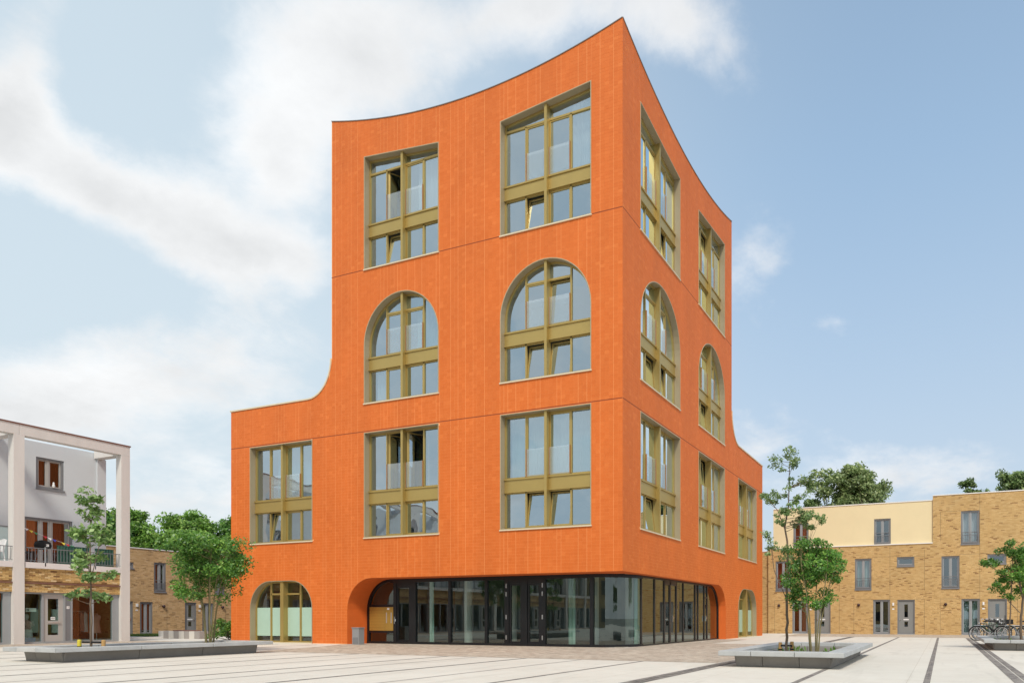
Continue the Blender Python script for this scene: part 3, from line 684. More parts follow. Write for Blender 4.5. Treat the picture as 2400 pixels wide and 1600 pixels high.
def big_window(kind, P, fm, cfg):
    s0 = min(a for a, z in P); s1 = max(a for a, z in P); zb = min(z for a, z in P); c = (s0 + s1) / 2; P = ccw(P)
    fr = MB(); fr.ring(P, inset(P, .028), -.022, .44, fm)
    w = fr.obj('window', 'bronze_lining', B)
    q = MB(); q.ring(inset(P, -.007), inset(P, .012), -.026, -.0085, fm); q.obj('trim', 'trim_metal', w)
    # projecting sill lip at the bottom
    q = MB(); q.fbox(s0 - .03, s1 + .03, zb - .045, zb - .002, -.05, .02, fm); q.obj('sill', 'cream_metal', w)
    I = inset(P, .03)
    q = MB(); q.ring(I, inset(I, .06), DF - .03, DF + .05, fm)
    zs0, zs1 = zb + 1.44, zb + 1.92
    tr = None
    if kind == 'A': tr = 13.62
    if kind == 'T': tr = 19.56
    ql = (s0 + c) / 2; qr = (s1 + c) / 2
    cellIn = inset(I, .059)
    def bar(R_, d0=DF - .03, d1=DF + .05):
        k = clip_in(R_, cellIn)
        if len(k) > 2: q.prism(k, d0, d1, fm)
    # bars
    topbar = tr if (kind == 'T') else 99
    for x in (ql, qr):
        bar(rect(x - .032, x + .032, zb, zs0)); bar(rect(x - .032, x + .032, zs1, topbar if kind == 'T' else 99))
    for (a, b) in ((s0, c - .055), (c + .055, s1)):
        bar(rect(a, b, zs0 - .07, zs0)); bar(rect(a, b, zs1, zs1 + .07))
        if kind == 'T': bar(rect(a, b, tr - .04, tr + .04))
    if kind == 'A': bar(rect(ql + .04, c - .055, tr - .04, tr + .04)); bar(rect(c + .055, qr - .04, tr - .04, tr + .04))
    q.obj('frame', 'bronze', w)
    # spandrel panels and their flashing
    for (a, b) in ((s0 + .03, c - .057), (c + .057, s1 - .03)):
        m_ = MB(); m_.fbox(a, b, zs0, zs1, DF - .06, DF + .08, fm); m_.obj('spandrel_panel', 'bronze', w)
        m_ = MB(); m_.fbox(a, b, zs1 - .03, zs1 + .03, .17, DF - .03, fm); m_.fbox(a, b, zs0 - .03, zs0 - .004, DF - .10, DF - .03, fm); m_.obj('flashing', 'bronze', w)
    ctop = max(z for a, z in clip_in(rect(c - .055, c + .055, zb, 99), I))
    m_ = MB(); k = clip_in(rect(c - .055, c + .055, zb, 99), I); m_.prism(k, .05, DF + .08, fm); m_.obj('mullion', 'bronze', w)
    # panes: cells
    cells = []
    xs = [(s0, ql - .032), (ql + .032, c - .055), (c + .055, qr - .032), (qr + .032, s1)]
    for i, (a, b) in enumerate(xs):
        cells.append((('L', i), rect(a, b, zb, zs0 - .07)))
        if kind == 'T': cells.append((('U', i), rect(a, b, zs1 + .07, tr - .04)))
        elif kind == 'A' and i in (1, 2): cells.append((('U', i), rect(a, b, zs1 + .07, tr - .04))); cells.append((('X', i), rect(a, b, tr + .04, 99)))
        else: cells.append((('U', i), rect(a, b, zs1 + .07, 99)))
    if kind == 'T':
        for (a, b) in ((s0, c - .055), (c + .055, s1)): cells.append((('X', 0), rect(a, b, tr + .04, 99)))
    for key, R_ in cells:
        K = clip_in(R_, cellIn)
        if len(K) < 3 or area(K) < .02: continue
        ang = cfg.get('tilt', {}).get(key, 0)
        if key in cfg.get('open', ()):
            I2 = inset(K, .004); f3 = turn_map(fm, max(a for a, z in K), DF + .03, R(58)); sm = MB(); sm.ring(I2, inset(I2, .045), DF + .03, DF + .07, f3); sm.obj('sash', 'bronze', w)
            gm = MB(); gm.face(inset(I2, .043), DF + .05, f3); gm.obj('pane', 'window_glass', w)
        elif key[1] in (1, 2) and key[0] in 'LU':
            K2 = [(a, z) for a, z in K]
            zlo = min(z for a, z in K)
            f2 = tilt_map(fm, zlo, DF + .01, R(ang)) if ang else fm
            sm = MB(); I2 = inset(K2, .004); sm.ring(I2, inset(I2, .045), DF - .012, DF + .045, f2); so = sm.obj('sash', 'bronze', w)
            gm = MB(); G = inset(I2, .043); gm.face(G, DF + .014, f2); gm.obj('pane', 'window_glass', w)
        else:
            gm = MB(); gm.face(K, DF + .014, fm); gm.obj('pane', 'window_glass', w)
        if key in cfg.get('guard', ()) or (key[0] == 'U' and key[1] in cfg.get('guardcols', ())):
            a0 = min(a for a, z in K); a1 = max(a for a, z in K); z0 = min(z for a, z in K)
            gm = MB(); gm.face(rect(a0 + .012, a1 - .012, z0 + .0, z0 + 1.02), DF - .05, fm); gm.obj('guard_glass', 'guard_glass', w)
            for x in (a0 - .0, a1 + .0): gm = MB(); gm.fbox(x - .012, x + .012, z0 - .04, z0 + 1.02, DF - .075, DF - .032, fm); gm.obj('guard_rail', 'copper_strip', w)
    # inside: curtains or blinds
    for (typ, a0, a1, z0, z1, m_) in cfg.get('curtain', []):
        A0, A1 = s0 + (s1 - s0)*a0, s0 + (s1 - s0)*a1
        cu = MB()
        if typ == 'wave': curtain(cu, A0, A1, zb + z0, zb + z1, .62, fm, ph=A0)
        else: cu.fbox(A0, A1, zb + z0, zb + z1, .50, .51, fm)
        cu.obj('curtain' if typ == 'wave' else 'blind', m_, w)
    return w
T5 = 7.0
CA = {
 (0, 'T'): dict(tilt={('L', 2): T5}, guardcols=(1, 2), curtain=[('wave', .05, .3, 1.6, 4.6, 'curtain_white')]),
 (0, 'A'): dict(tilt={('L', 1): T5, ('L', 2): T5, ('U', 1): 4}, guardcols=(1, 2)),
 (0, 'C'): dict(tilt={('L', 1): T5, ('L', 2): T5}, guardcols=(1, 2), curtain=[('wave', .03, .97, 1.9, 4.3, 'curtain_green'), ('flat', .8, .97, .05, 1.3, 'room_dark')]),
 (1, 'T'): dict(open=(('U', 2),), tilt={('L', 2): T5}, guardcols=(1, 2), curtain=[('wave', .02, .40, 1.9, 4.2, 'curtain_white')]),
 (1, 'A'): dict(guardcols=(1, 2), curtain=[('wave', .04, .42, 1.9, 4.2, 'curtain_green'), ('wave', .02, .12, .05, 1.4, 'curtain_white'), ('wave', .85, .97, .05, 1.4, 'curtain_white')]),
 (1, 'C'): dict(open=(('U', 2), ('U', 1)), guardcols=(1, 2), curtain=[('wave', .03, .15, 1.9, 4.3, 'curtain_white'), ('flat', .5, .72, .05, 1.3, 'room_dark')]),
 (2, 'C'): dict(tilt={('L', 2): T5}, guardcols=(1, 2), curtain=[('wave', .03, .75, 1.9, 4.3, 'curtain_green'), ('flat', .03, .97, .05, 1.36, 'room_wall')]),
}
CB = {
 (0, 'T'): dict(tilt={('L', 2): T5}, guardcols=(1, 2), curtain=[('flat', .76, .97, 1.9, 4.3, 'blind_khaki'), ('flat', .76, .97, .05, 1.36, 'blind_khaki')]),
 (0, 'A'): dict(tilt={('L', 1): T5, ('L', 2): T5}, guardcols=(1, 2), curtain=[('flat', .76, .97, 1.9, 3.4, 'blind_khaki'), ('flat', .76, .97, .05, 1.36, 'blind_khaki')]),
 (0, 'C'): dict(tilt={('L', 1): T5}, guardcols=(1, 2), curtain=[('flat', .76, .97, 1.9, 4.3, 'blind_khaki'), ('flat', .76, .97, .05, 1.36, 'blind_khaki')]),
 (1, 'T'): dict(tilt={('U', 1): 4}, guardcols=(1, 2), curtain=[('flat', .76, .97, 1.9, 4.2, 'blind_khaki')]),
 (1, 'A'): dict(tilt={('L', 1): T5}, guardcols=(1, 2), curtain=[('flat', .76, .97, .05, 1.36, 'blind_khaki')]),
 (1, 'C'): dict(tilt={('U', 1): 5}, guardcols=(1, 2), curtain=[('flat', .76, .97, 1.9, 4.3, 'blind_khaki'), ('flat', .03, .97, .05, 1.36, 'blind_khaki')]),
 (2, 'C'): dict(tilt={('U', 1): 4}, guardcols=(1, 2), curtain=[('flat', .76, .97, 1.9, 4.3, 'blind_khaki')]),
}
for ops, CF, fm in ((opA, CA, FA), (opB, CB, FB)):
    ci = {'C': 0, 'A': 0, 'T': 0}
    for kind, P in ops:
        big_window(kind, P, fm, CF.get((ci[kind], kind), {})); ci[kind] += 1
# arched ground-floor windows under the wings
def arch_ground(P, fm):
    P = ccw(P); s0 = min(a for a, z in P); s1 = max(a for a, z in P); c = (s0 + s1) / 2
    fr = MB(); fr.ring(P, inset(P, .028), -.022, .44, fm); w = fr.obj('window', 'bronze_lining', B)
    I = inset(P, .03); cellIn = inset(I, .06); q = MB(); q.ring(I, cellIn, DF - .03, DF + .05, fm)
    def bar(R_):
        k = clip_in(R_, cellIn)
        if len(k) > 2: q.prism(k, DF - .03, DF + .05, fm)
    ql = (s0 + c)/2 + .05; qr = (s1 + c)/2 - .05
    for x in (ql, qr): bar(rect(x - .045, x + .045, 0, 9))
    bar(rect(ql, c - .1, 2.12, 2.2)); bar(rect(c + .1, qr, 2.12, 2.2))
    q.obj('frame', 'bronze', w)
    m_ = MB(); k = clip_in(rect(c - .10, c + .10, 0, 9), I); m_.prism(k, .05, DF + .08, fm); m_.obj('mullion', 'bronze', w)
    for (a, b) in ((s0, ql - .045), (ql + .045, c - .1), (c + .1, qr - .045), (qr + .045, s1)):
        for zz0, zz1 in (((0, 2.12), (2.2, 9)) if (a, b)[0] > s0 and (a, b)[1] < s1 else ((0, 9),)):
            K = clip_in(rect(a, b, zz0, zz1), cellIn)
            if area(K) > .01: m_ = MB(); m_.face(K, DF + .014, fm); m_.obj('pane', 'shop_glass', w)
    for (a, b) in ((s0, ql - .045), (ql + .045, c - .1), (c + .1, qr - .045), (qr + .045, s1)):
        K = clip_in(rect(a, b, .30, 1.56), cellIn)
        m_ = MB(); m_.prism(K, DF + .006, DF + .011, fm); m_.obj('privacy_film', 'film_green', w)
    m_ = MB(); m_.fbox(s0, s1, -.0, .03, -.1, .3, fm); m_.obj('sill', 'cream_metal', w)
arch_ground(gA, FA); arch_ground(gB, FB)

# recessed glazed ground floor with black frames and a curved glass corner
def shop():
    GD, GE = 1.08, .42
    top = 2.68
    fr = MB()
    r2 = 1.2
    endA, endB = 12.79, 12.18
    # arched ends
    def archring(end, dA, dB, fm):
        P = [(end - r + r*math.cos(math.pi/2*(1-i/10)), 2.75 - r + r*math.sin(math.pi/2*(1-i/10))) for i in range(11)] + [(end, 0)]
        O = [(end - r + (r-.11)*math.cos(math.pi/2*(1-i/10)), 2.75 - r + (r-.11)*math.sin(math.pi/2*(1-i/10))) for i in range(11)] + [(end - .11, 0)]
        for i in range(len(P) - 1): fr.prism([P[i], P[i+1], O[i+1], O[i]], dA, dB, fm)
    archring(endA, GD - .05, GD + .07, FA); archring(endB, GE - .04, GE + .05, FB)
    fr.fbox(1.72, endA - r, 2.60, 2.748, GD - .05, GD + .07, FA); fr.fbox(1.72, endA, .0, .10, GD - .06, GD + .08, FA)
    fr.fbox(2.6, endB - r, 2.66, 2.748, GE - .04, GE + .05, FB); fr.fbox(2.6, endB, .0, .06, GE - .04, GE + .05, FB)
    for a, b in ((11.15, 11.32), (10.12, 10.42), (8.30, 8.43), (6.50, 6.62), (5.47, 5.68), (4.62, 4.86), (3.80, 4.03), (1.72, 1.86)):
        fr.fbox(a, b, .1, 2.6, GD - .06, GD + .08, FA)
    fr.fbox(10.42, 11.15, 2.45, 2.6, GD - .05, GD + .07, FA); fr.fbox(3.9, 5.6, 2.45, 2.6, GD - .05, GD + .07, FA)
    fr.fbox(11.3, endA - .1, 1.58, 1.68, GD - .04, GD + .06, FA); fr.fbox(11.3, endA - .1, .46, .54, GD - .04, GD + .06, FA)
    # curved head and foot of the corner glass
    cpts = []
    for i in range(15):
        a = math.pi/2 * i/14
        # from (-1.72, 1.08) sweeping to (-.42, 2.6)
        cpts.append((-1.72 + 1.30*math.sin(a), 1.08 + 1.52*(1 - math.cos(a))))
    w = fr.obj('shop_front', 'black_frame', B)
    q = MB()
    for zz in ((0, .10), (2.62, 2.748)):
        q = MB()
        for (p0, p1) in zip(cpts[:-1], cpts[1:]):
            d = Vector((p1[0]-p0[0], p1[1]-p0[1])).normalized(); n = Vector((d.y, -d.x)) * .05
            q.add([(p0[0]+n.x, p0[1]+n.y, zz[0]), (p1[0]+n.x, p1[1]+n.y, zz[0]), (p1[0]-n.x, p1[1]-n.y, zz[0]), (p0[0]-n.x, p0[1]-n.y, zz[0]),
                   (p0[0]+n.x, p0[1]+n.y, zz[1]), (p1[0]+n.x, p1[1]+n.y, zz[1]), (p1[0]-n.x, p1[1]-n.y, zz[1]), (p0[0]-n.x, p0[1]-n.y, zz[1])],
                  [(0, 1, 2, 3), (4, 7, 6, 5), (0, 4, 5, 1), (2, 6, 7, 3)])
        q.obj('curved_frame', 'black_frame', w)
    q = MB()
    for (p0, p1) in zip(cpts[:-1], cpts[1:]): q.add([(*p0, .1), (*p1, .1), (*p1, 2.62), (*p0, 2.62)], [(0, 1, 2, 3)])
    q.obj('curved_pane', 'shop_glass', w, smooth=True)
    for a, b in ((8.43, 10.12), (6.62, 8.30), (5.68, 6.50), (1.86, 3.80)):
        m_ = MB(); m_.face(rect(a, b, .1, 2.6), GD, FA); m_.obj('pane', 'shop_glass', w)
    # entrance door beside the letterboxes, and the double doors
    for a, b in ((10.42, 11.15), (4.86, 5.47), (4.03, 4.62)):
        m_ = MB(); R0 = rect(a + .005, b - .005, .1, 2.45); m_.ring(R0, inset(R0, .08), GD - .03, GD + .04, FA); dr = m_.obj('door', 'black_frame', w)
        m_ = MB(); m_.face(inset(R0, .078), GD, FA); m_.obj('pane', 'shop_glass', w)
    for s in (11.2, ):
        m_ = MB(); m_.fbox(s - .02, s + .02, .85, 1.15, GD - .12, GD - .09, FA); m_.fbox(s - .035, s + .035, .95, 1.06, GD - .09, GD - .05, FA); m_.obj('door_handle', 'chrome', w)
    for s in (5.58, 3.92):
        for z in (.25, 1.05, 1.95, 2.28): m_ = MB(); m_.fbox(s - .018, s + .018, z, z + .17, GD - .085, GD - .055, FA); m_.obj('hinge', 'steel', w)
    # letterbox panel
    lb = MB(); lb.fbox(11.33, 12.66, .55, 1.57, GD - .03, GD + .06, FA); lp = lb.obj('letterbox_panel', 'bronze_dark', w)
    for k in range(8):
        m_ = MB(); m_.fbox(11.79, 12.655, .558 + k*.1265, .558 + (k+1)*.1265 - .006, GD - .045, GD - .03, FA); m_.obj('letterbox_flap', 'brass_panel', w)
    m_ = MB(); m_.fbox(11.34, 11.782, .558, 1.565, GD - .045, GD - .03, FA); m_.obj('bell_panel', 'brass_panel', w)
    for s in (11.44, 11.70): m_ = MB(); m_.fbox(s - .025, s + .025, .88, 1.33, GD - .055, GD - .046, FA); m_.obj('bell_strip', 'steel', w)
    m_ = MB(); m_.fbox(11.55, 11.66, 1.45, 1.53, GD - .055, GD - .046, FA); m_.obj('name_plate', 'plastic_white', w)
    for z0, z1 in ((.1, .46), ): m_ = MB(); m_.face(rect(11.32, 12.68, z0, z1), GD, FA); m_.obj('pane', 'shop_glass', w)
    P = clip_in(rect(11.32, 12.70, 1.68, 2.63), [(11.3, 0), (12.69, 0), (12.69, 1.45), (12.62, 1.9), (12.4, 2.3), (12.05, 2.56), (11.6, 2.63), (11.3, 2.63)])
    m_ = MB(); m_.face(P, GD, FA); m_.obj('pane', 'shop_glass', w)
    # right-hand side: slimmer brown frames, no deep recess
    posts = [(2.50, .05), (3.79, .05), (4.83, .07), (5.46, .10), (6.2, .07), (7.06, .05), (8.64, .08), (9.03, .05), (9.95, .06), (10.37, .07)]
    for s, hw in posts: m_ = MB(); m_.fbox(s - hw/1.6, s + hw/1.6, .06, 2.66, GE - .04, GE + .05, FB); m_.obj('post', 'brown_frame', w)
    m_ = MB(); m_.fbox(4.83, 6.2, 2.5, 2.66, GE - .04, GE + .05, FB); m_.obj('door_head', 'brown_frame', w)
    m_ = MB(); m_.fbox(9.95, 10.37, 2.05, 2.12, GE - .04, GE + .05, FB)
    m_.obj('door_head', 'brown_frame', w)
    ps = [p[0] for p in posts] + [endB - .1]
    for a, b in zip(ps[:-1], ps[1:]):
        K = clip_in(rect(a + .03, b - .0, .06, 2.66), [(0, 0), (12.07, 0), (12.07, 1.45), (12.0, 1.9), (11.8, 2.3), (11.45, 2.56), (11, 2.66), (0, 2.66)])
        m_ = MB(); m_.face(K, GE, FB); m_.obj('pane', 'shop_glass', w)
    for s in (5.6, 10.0): m_ = MB(); m_.fbox(s - .03, s + .03, .95, 1.2, GE - .1, GE - .05, FB); m_.fbox(s - .03, s + .14, 1.08, 1.12, GE - .11, GE - .08, FB); m_.obj('door_handle', 'chrome', w)
    # interior: pale curtains and round columns near the glass
    for (x, y) in ((-8.1, 1.9), (-5.9, 1.9), (-2.5, 2.6), (-1.35, 3.4)):
        m_ = MB(); m_.lathe([(.17, 0), (.17, 2.9)], (x, y, 0), 16); m_.obj('inner_column', 'white_slab', B, smooth=False)
    for a, b in ((9.45, 9.7), (2.7, 3.0)):
        m_ = MB(); curtain(m_, a, b, .05, 2.7, GD + .3, FA, .05, .14); m_.obj('curtain', 'curtain_green', w)
    m_ = MB(); curtain(m_, 2.7, 3.2, .05, 2.7, GE + .35, FB, .05, .14); m_.obj('curtain', 'curtain_green', w)
    m_ = MB(); m_.box(-WA + .35, -.6, 1.3, 12.1, .002, .02); m_.obj('shop_floor', 'room_floor', B)
shop()
# thin zinc strip standing in for a shadow line at the wall foot
q = MB(); q.fbox(12.83, 14.78, -.01, .018, .01, .03, FA); q.fbox(12.22, 14.43, -.01, .018, .01, .03, FB); q.obj('plinth', 'zinc', B)
g = thing('bollard_box', 'slim grey metal cabinet on the brick paving beside the orange entrance jamb', 'cabinet', (-12.0, -.2, 0))
box_obj('body', 'grey_box', g, -12.18, -11.82, -.34, -.06, .004, .67); box_obj('lid', 'grey_box', g, -12.2, -11.8, -.36, -.04, .672, .71)
box_obj('door_panel', 'grey_frame', g, -12.14, -11.86, -.346, -.34, .05, .30)

# ------------------------------------------------------------------ houses
def house_window(par, fm, a0, a1, z0, z1, bars=(.5,), rail=False, sill=True, fmat='grey_frame', inner='grey_frame_light', cur=None, glass='house_glass', d=.10):
    q = MB(); R0 = rect(a0, a1, z0, z1); q.ring(R0, inset(R0, .085), d - .06, d + .08, fm); w = q.obj('window', fmat, par)
    G = inset(R0, .085); xs = [a0 + .085] + [a0 + (a1 - a0)*b for b in bars] + [a1 - .085]
    for i in range(len(xs) - 1):
        l = xs[i] + (.0 if i == 0 else .03); r_ = xs[i+1] - (.0 if i == len(xs) - 2 else .03)
        Rs = rect(l + .002, r_ - .002, z0 + .087, z1 - .087); q = MB(); q.ring(Rs, inset(Rs, .055), d, d + .06, fm); q.obj('sash', inner, w)
        q = MB(); q.face(inset(Rs, .053), d + .03, fm); q.obj('pane', glass, w)
    q = MB()
    for b in bars: x = a0 + (a1 - a0)*b; q.fbox(x - .03, x + .03, z0 + .085, z1 - .085, d - .02, d + .07, fm)
    if bars: q.obj('bar', inner, w)
    if sill: q = MB(); q.fbox(a0 - .01, a1 + .01, z0 - .09, z0 - .002, -.05, d + .02, fm); q.obj('sill', fmat, w)
    if rail:
        q = MB(); zr = z0 + .72
        q.fbox(a0 + .06, a1 - .06, zr, zr + .035, -.035, -.005, fm); q.fbox(a0 + .06, a1 - .06, zr - .17, zr - .145, -.03, -.01, fm); q.fbox(a0 + .06, a1 - .06, z0 + .07, z0 + .095, -.03, -.01, fm)
        n = 9
        for i in range(n + 1): x = a0 + .07 + (a1 - a0 - .14)*i/n; q.fbox(x - .008, x + .008, z0 + .08, zr - .15, -.027, -.013, fm)
        q.obj('railing', 'grey_frame', w)
    if cur:
        q = MB()
        for (b0, b1, m_) in cur: curtain(q, a0 + .08 + (a1-a0-.16)*b0, a0 + .08 + (a1-a0-.16)*b1, z0 + .08, z1 - .08, d + .30, fm, .035, .13)
        q.obj('curtain', cur[0][2], w)
    return w
def house_door(par, fm, a0, a1, z1, hinge=1, d=.10):
    q = MB(); R0 = rect(a0, a1, .012, z1); q.ring(R0, inset(R0, .075), d - .06, d + .08, fm); w = q.obj('door', 'grey_frame', par)
    c = (a0 + a1)/2; q = MB()
    slots = [(c - .11, c + .11, 1.15, 2.0), (c - .11, c + .11, .52, .86)]
    q.holed(inset(R0, .078), [rect(*s_) for s_ in slots], d, d + .05, fm); q.obj('leaf', 'grey_door', w)
    for s_ in slots: m_ = MB(); m_.face(rect(*s_), d + .02, fm); m_.obj('pane', 'house_glass', w)
    m_ = MB(); m_.fbox(c - .17, c + .17, .95, 1.03, d - .02, d, fm); m_.obj('letter_slot', 'plastic_white', w)
    hx = a0 + .14 if hinge > 0 else a1 - .14
    m_ = MB(); m_.fbox(hx - .02, hx + .02, .92, 1.12, d - .03, d, fm); m_.fbox(min(hx, hx + .1*hinge), max(hx, hx + .1*hinge), 1.0, 1.03, d - .06, d - .03, fm); m_.obj('door_handle', 'chrome', w)
    m_ = MB(); m_.fbox(a0, a1, .002, .05, -.06, d - .06, fm); m_.obj('threshold', 'grey_frame_light', w)
def ball_lamp(par, fm, a, z):
    c = fm(a, z, -.06); q = MB(); n = 8
    q.lathe([(.10*math.sin(math.pi*i/n) + .002, -.10*math.cos(math.pi*i/n)) for i in range(n + 1)], c, 12); q.obj('wall_ball', 'ball_dark', par, smooth=True)
def wall_lamp(par, fm, a, z):
    q = MB(); q.fbox(a - .055, a + .055, z - .1, z + .1, -.08, -.001, fm); q.obj('wall_lamp', 'plastic_white', par)
    q = MB(); q.fbox(a - .07, a + .07, z - .37, z - .28, -.012, -.001, fm); q.obj('number_plate', 'plastic_white', par)
def joint(q, fm, a0, a1, z0, z1): q.fbox(a0, a1, z0, z1, -.002, .001, fm)
def terrace_house(par, fm, p0, p1, ztop, bmat, upper, side, u):
    """one brick house; u = dict of offsets"""
    rel = lambda a: p0 + a
    holes = [rect(rel(a), rel(b), z0, z1) for (a, b, z0, z1) in u['win']]
    doorh = [(rel(a), rel(b), z1) for (a, b, z1) in u['ground']]
    zt = ztop if not upper else 6.0
    outer = [(p0, 0)]
    for a, b, z in sorted(doorh): outer += [(a, 0), (a, z), (b, z), (b, 0)]
    outer += [(p1, 0), (p1, zt), (p0, zt)]
    low = [h for h in holes if h[2][1] < zt]; hi = [h for h in holes if h[2][1] >= zt and h[0][1] > zt]
    q = MB(); q.holed(outer, low, 0, .3, fm); q.obj('brick_wall', bmat, par)
    if upper:
        hs = [rect(rel(a), rel(b), max(z0, 6.07), z1) for (a, b, z0, z1) in u['win'] if z0 >= 6.0]
        q = MB(); q.holed(rect(p0 + upper[0], p1, 6.0, ztop), hs, .10, .35, fm); q.obj('plaster_wall', 'cream_plaster', par)
        q = MB(); q.fbox(p0 + (upper[0] if upper[0] > .1 else 0), p1, 5.985, 6.045, -.05, .12, fm); q.obj('ledge', 'white_coping', par)
    q = MB(); q.fbox(p0 + (upper[0] if upper else 0), p1, ztop, ztop + .055, (.06 if upper else -.04), .42, fm); q.obj('coping', 'white_coping', par)
    D = 8
    q = MB(); zl = min(ztop - .3, 5.9); pu = p0 + (upper[0] if upper else 0)
    q.fbox(p0, p1, 0, zl, D - .3, D, fm)
    for a in (p0, p1 - .12): q.fbox(a + .01, a + .11, .0, zl, .35, D - .3, fm)
    if ztop > 7:
        q.fbox(pu, p1, zl, ztop - .3, D - .3, D, fm)
        for a in (pu, p1 - .12): q.fbox(a + .001, a + .11, zl, ztop - .0, .352, D - .3, fm)
    q.fbox(p0 + .01, p1 - .01, .0, .01, .31, D - .3, fm)
    q.fbox(p0 + .12, p1 - .12, 2.7, 2.9, .31, D - .3, fm); q.fbox(pu + .12, p1 - .12, ztop - .35, ztop - .2, .36, D - .3, fm)
    q.fbox(pu + .12, p1 - .12, 0, ztop - .35, 3.0, 3.1, fm)
    if ztop > 7: q.fbox(p0 + .12, p1 - .12, 5.5, 5.7, .36, D - .3, fm)
    q.obj('interior', 'cream_plaster' if upper and upper[0] > .1 else 'room_wall', par)
URT = dict(win=[(.53, 1.62, 3.06, 5.12), (3.26, 4.36, 4.56, 5.16), (1.78, 2.86, 6.07, 7.78)], ground=[(1.73, 2.83, 2.33), (3.29, 4.39, 2.31)])
def right_house(p0, tall, label, k):
    h = thing('terraced_house', label, 'house', (p0 + 2.75, 26.2, 0), 'terraced houses across the square')
    p1 = p0 + 5.5; u = dict(URT)
    if tall: u = dict(URT, win=[(.53, 1.62, 3.06, 5.12), (3.26, 4.36, 4.56, 5.16), (1.70, 2.80, 5.88, 8.0)])
    start = .35 if k == 0 else 0
    terrace_house(h, FR, p0, p1, 9.08 if tall else 8.80, 'yellow_brick_x', None if tall else (start,), None, u)
    W = u['win']
    house_window(h, FR, p0 + W[0][0], p0 + W[0][1], W[0][2], W[0][3], rail=True, cur=[[(0, 1, 'curtain_red')], [(0, 1, 'curtain_green')], None, None][k])
    house_window(h, FR, p0 + W[1][0], p0 + W[1][1], W[1][2], W[1][3], bars=())
    if k < 2: house_window(h, FR, p0 + W[2][0], p0 + W[2][1], W[2][2], W[2][3], rail=True, sill=False, d=.20, cur=[[(0, 1, 'curtain_red')], None][k])
    else: house_window(h, FR, p0 + W[2][0], p0 + W[2][1], W[2][2], W[2][3], rail=True, cur=[(0, .47, 'curtain_white'), (.6, .95, 'curtain_white')])
    house_window(h, FR, p0 + 1.73, p0 + 2.83, .012, 2.33, sill=False, cur=[None, None, [(0, .5, 'curtain_green'), (.6, 1, 'curtain_green')], None][k])
    q = MB(); q.fbox(p0 + 1.73, p0 + 2.83, .002, .05, -.08, .04, FR); q.obj('threshold', 'grey_frame_light', h)
    house_door(h, FR, p0 + 3.29, p0 + 4.39, 2.31)
    ball_lamp(h, FR, p0 + .78, 1.98); wall_lamp(h, FR, p0 + 3.03, 2.02)
    q = MB(); z_ = .35; zz = 9.0 if tall else 5.9
    joint(q, FR, p0 + 2.81, p0 + 2.822, 2.34, zz)
    for (a, b, z0, z1) in ((.45, .462, .02, 2.34), (4.98, 4.992, .02, 2.34), (4.98, 4.992, 2.9, 5.6)): joint(q, FR, p0 + a, p0 + b, z0, z1)
    for (a, b, z) in ((.45, 1.72, 2.34), (4.4, 4.98, 2.34), (1.63, 3.25, 5.2), (4.36, 4.98, 5.17)): joint(q, FR, p0 + a, p0 + b, z, z + .012)
    if tall: joint(q, FR, p0 + .47, p0 + .482, 6.1, 8.03); joint(q, FR, p0 + .47, p0 + 1.7, 8.02, 8.032)
    q.obj('expansion_joint', 'bark_dark', h)
    return h
right_house(-1.17, False, 'house nearest the orange tower with cream upper storey behind the tall planter tree', 0)
right_house(4.33, False, 'cream topped brick house ending at the step up in the roofline', 1)
right_house(9.83, True, 'taller all brick house with white curtains upstairs behind the parked bicycles', 2)
h4 = right_house(15.33, True, 'all brick house beyond the bicycles at the far end of the row', 3)
hr = thing('terraced_house', 'low plain brick house set back between the tower and the cream topped row', 'house', (-4, 26.5, 0), 'terraced houses across the square')
q = MB(); q.box(-8, -1.175, 26.5, 34, 0, 5.85); q.obj('brick_wall', 'yellow_brick_x', hr); q = MB(); q.box(-8, -1.175, 26.46, 34, 5.852, 5.9); q.obj('coping', 'white_coping', hr)

def left_house(p0, label, k):
    h = thing('terraced_house', label, 'house', (-38.4, p0 + 2, 0), 'two storey terrace behind the white building')
    L_ = 4.03; win = [(3.22, 3.98, 2.86, 4.80), (1.18, 2.0, 4.33, 4.70)]; gr = [(1.18, 1.97, 2.18), (2.37, 3.15, 2.15)]
    terrace_house(h, FL, p0, p0 + L_, 5.62, 'yellow_brick_y', None, None, dict(win=win, ground=gr))
    house_window(h, FL, p0 + 3.22, p0 + 3.98, 2.86, 4.80, rail=True); house_window(h, FL, p0 + 1.18, p0 + 2.0, 4.33, 4.70, bars=())
    house_window(h, FL, p0 + 2.37, p0 + 3.15, .012, 2.15, sill=False, cur=[None, [(0, 1, 'curtain_red')], None, None][k])
    house_door(h, FL, p0 + 1.18, p0 + 1.97, 2.18, hinge=-1); ball_lamp(h, FL, p0 + 3.8, 1.88); wall_lamp(h, FL, p0 + 2.17, 1.93)
    q = MB(); joint(q, FL, p0 + .0, p0 + .012, .02, 2.2); joint(q, FL, p0 + .05, p0 + 1.1, 2.2, 2.212); q.obj('expansion_joint', 'bark_dark', h)
left_house(.64, 'two storey brick house mostly hidden by the white concrete frame', 0)
left_house(4.67, 'two storey brick house with red curtain in its tall ground floor window', 1)
left_house(8.70, 'two storey brick house behind the multi stemmed planter tree', 2)
left_house(12.73, 'two storey brick house half covered by the corner of the orange tower', 3)

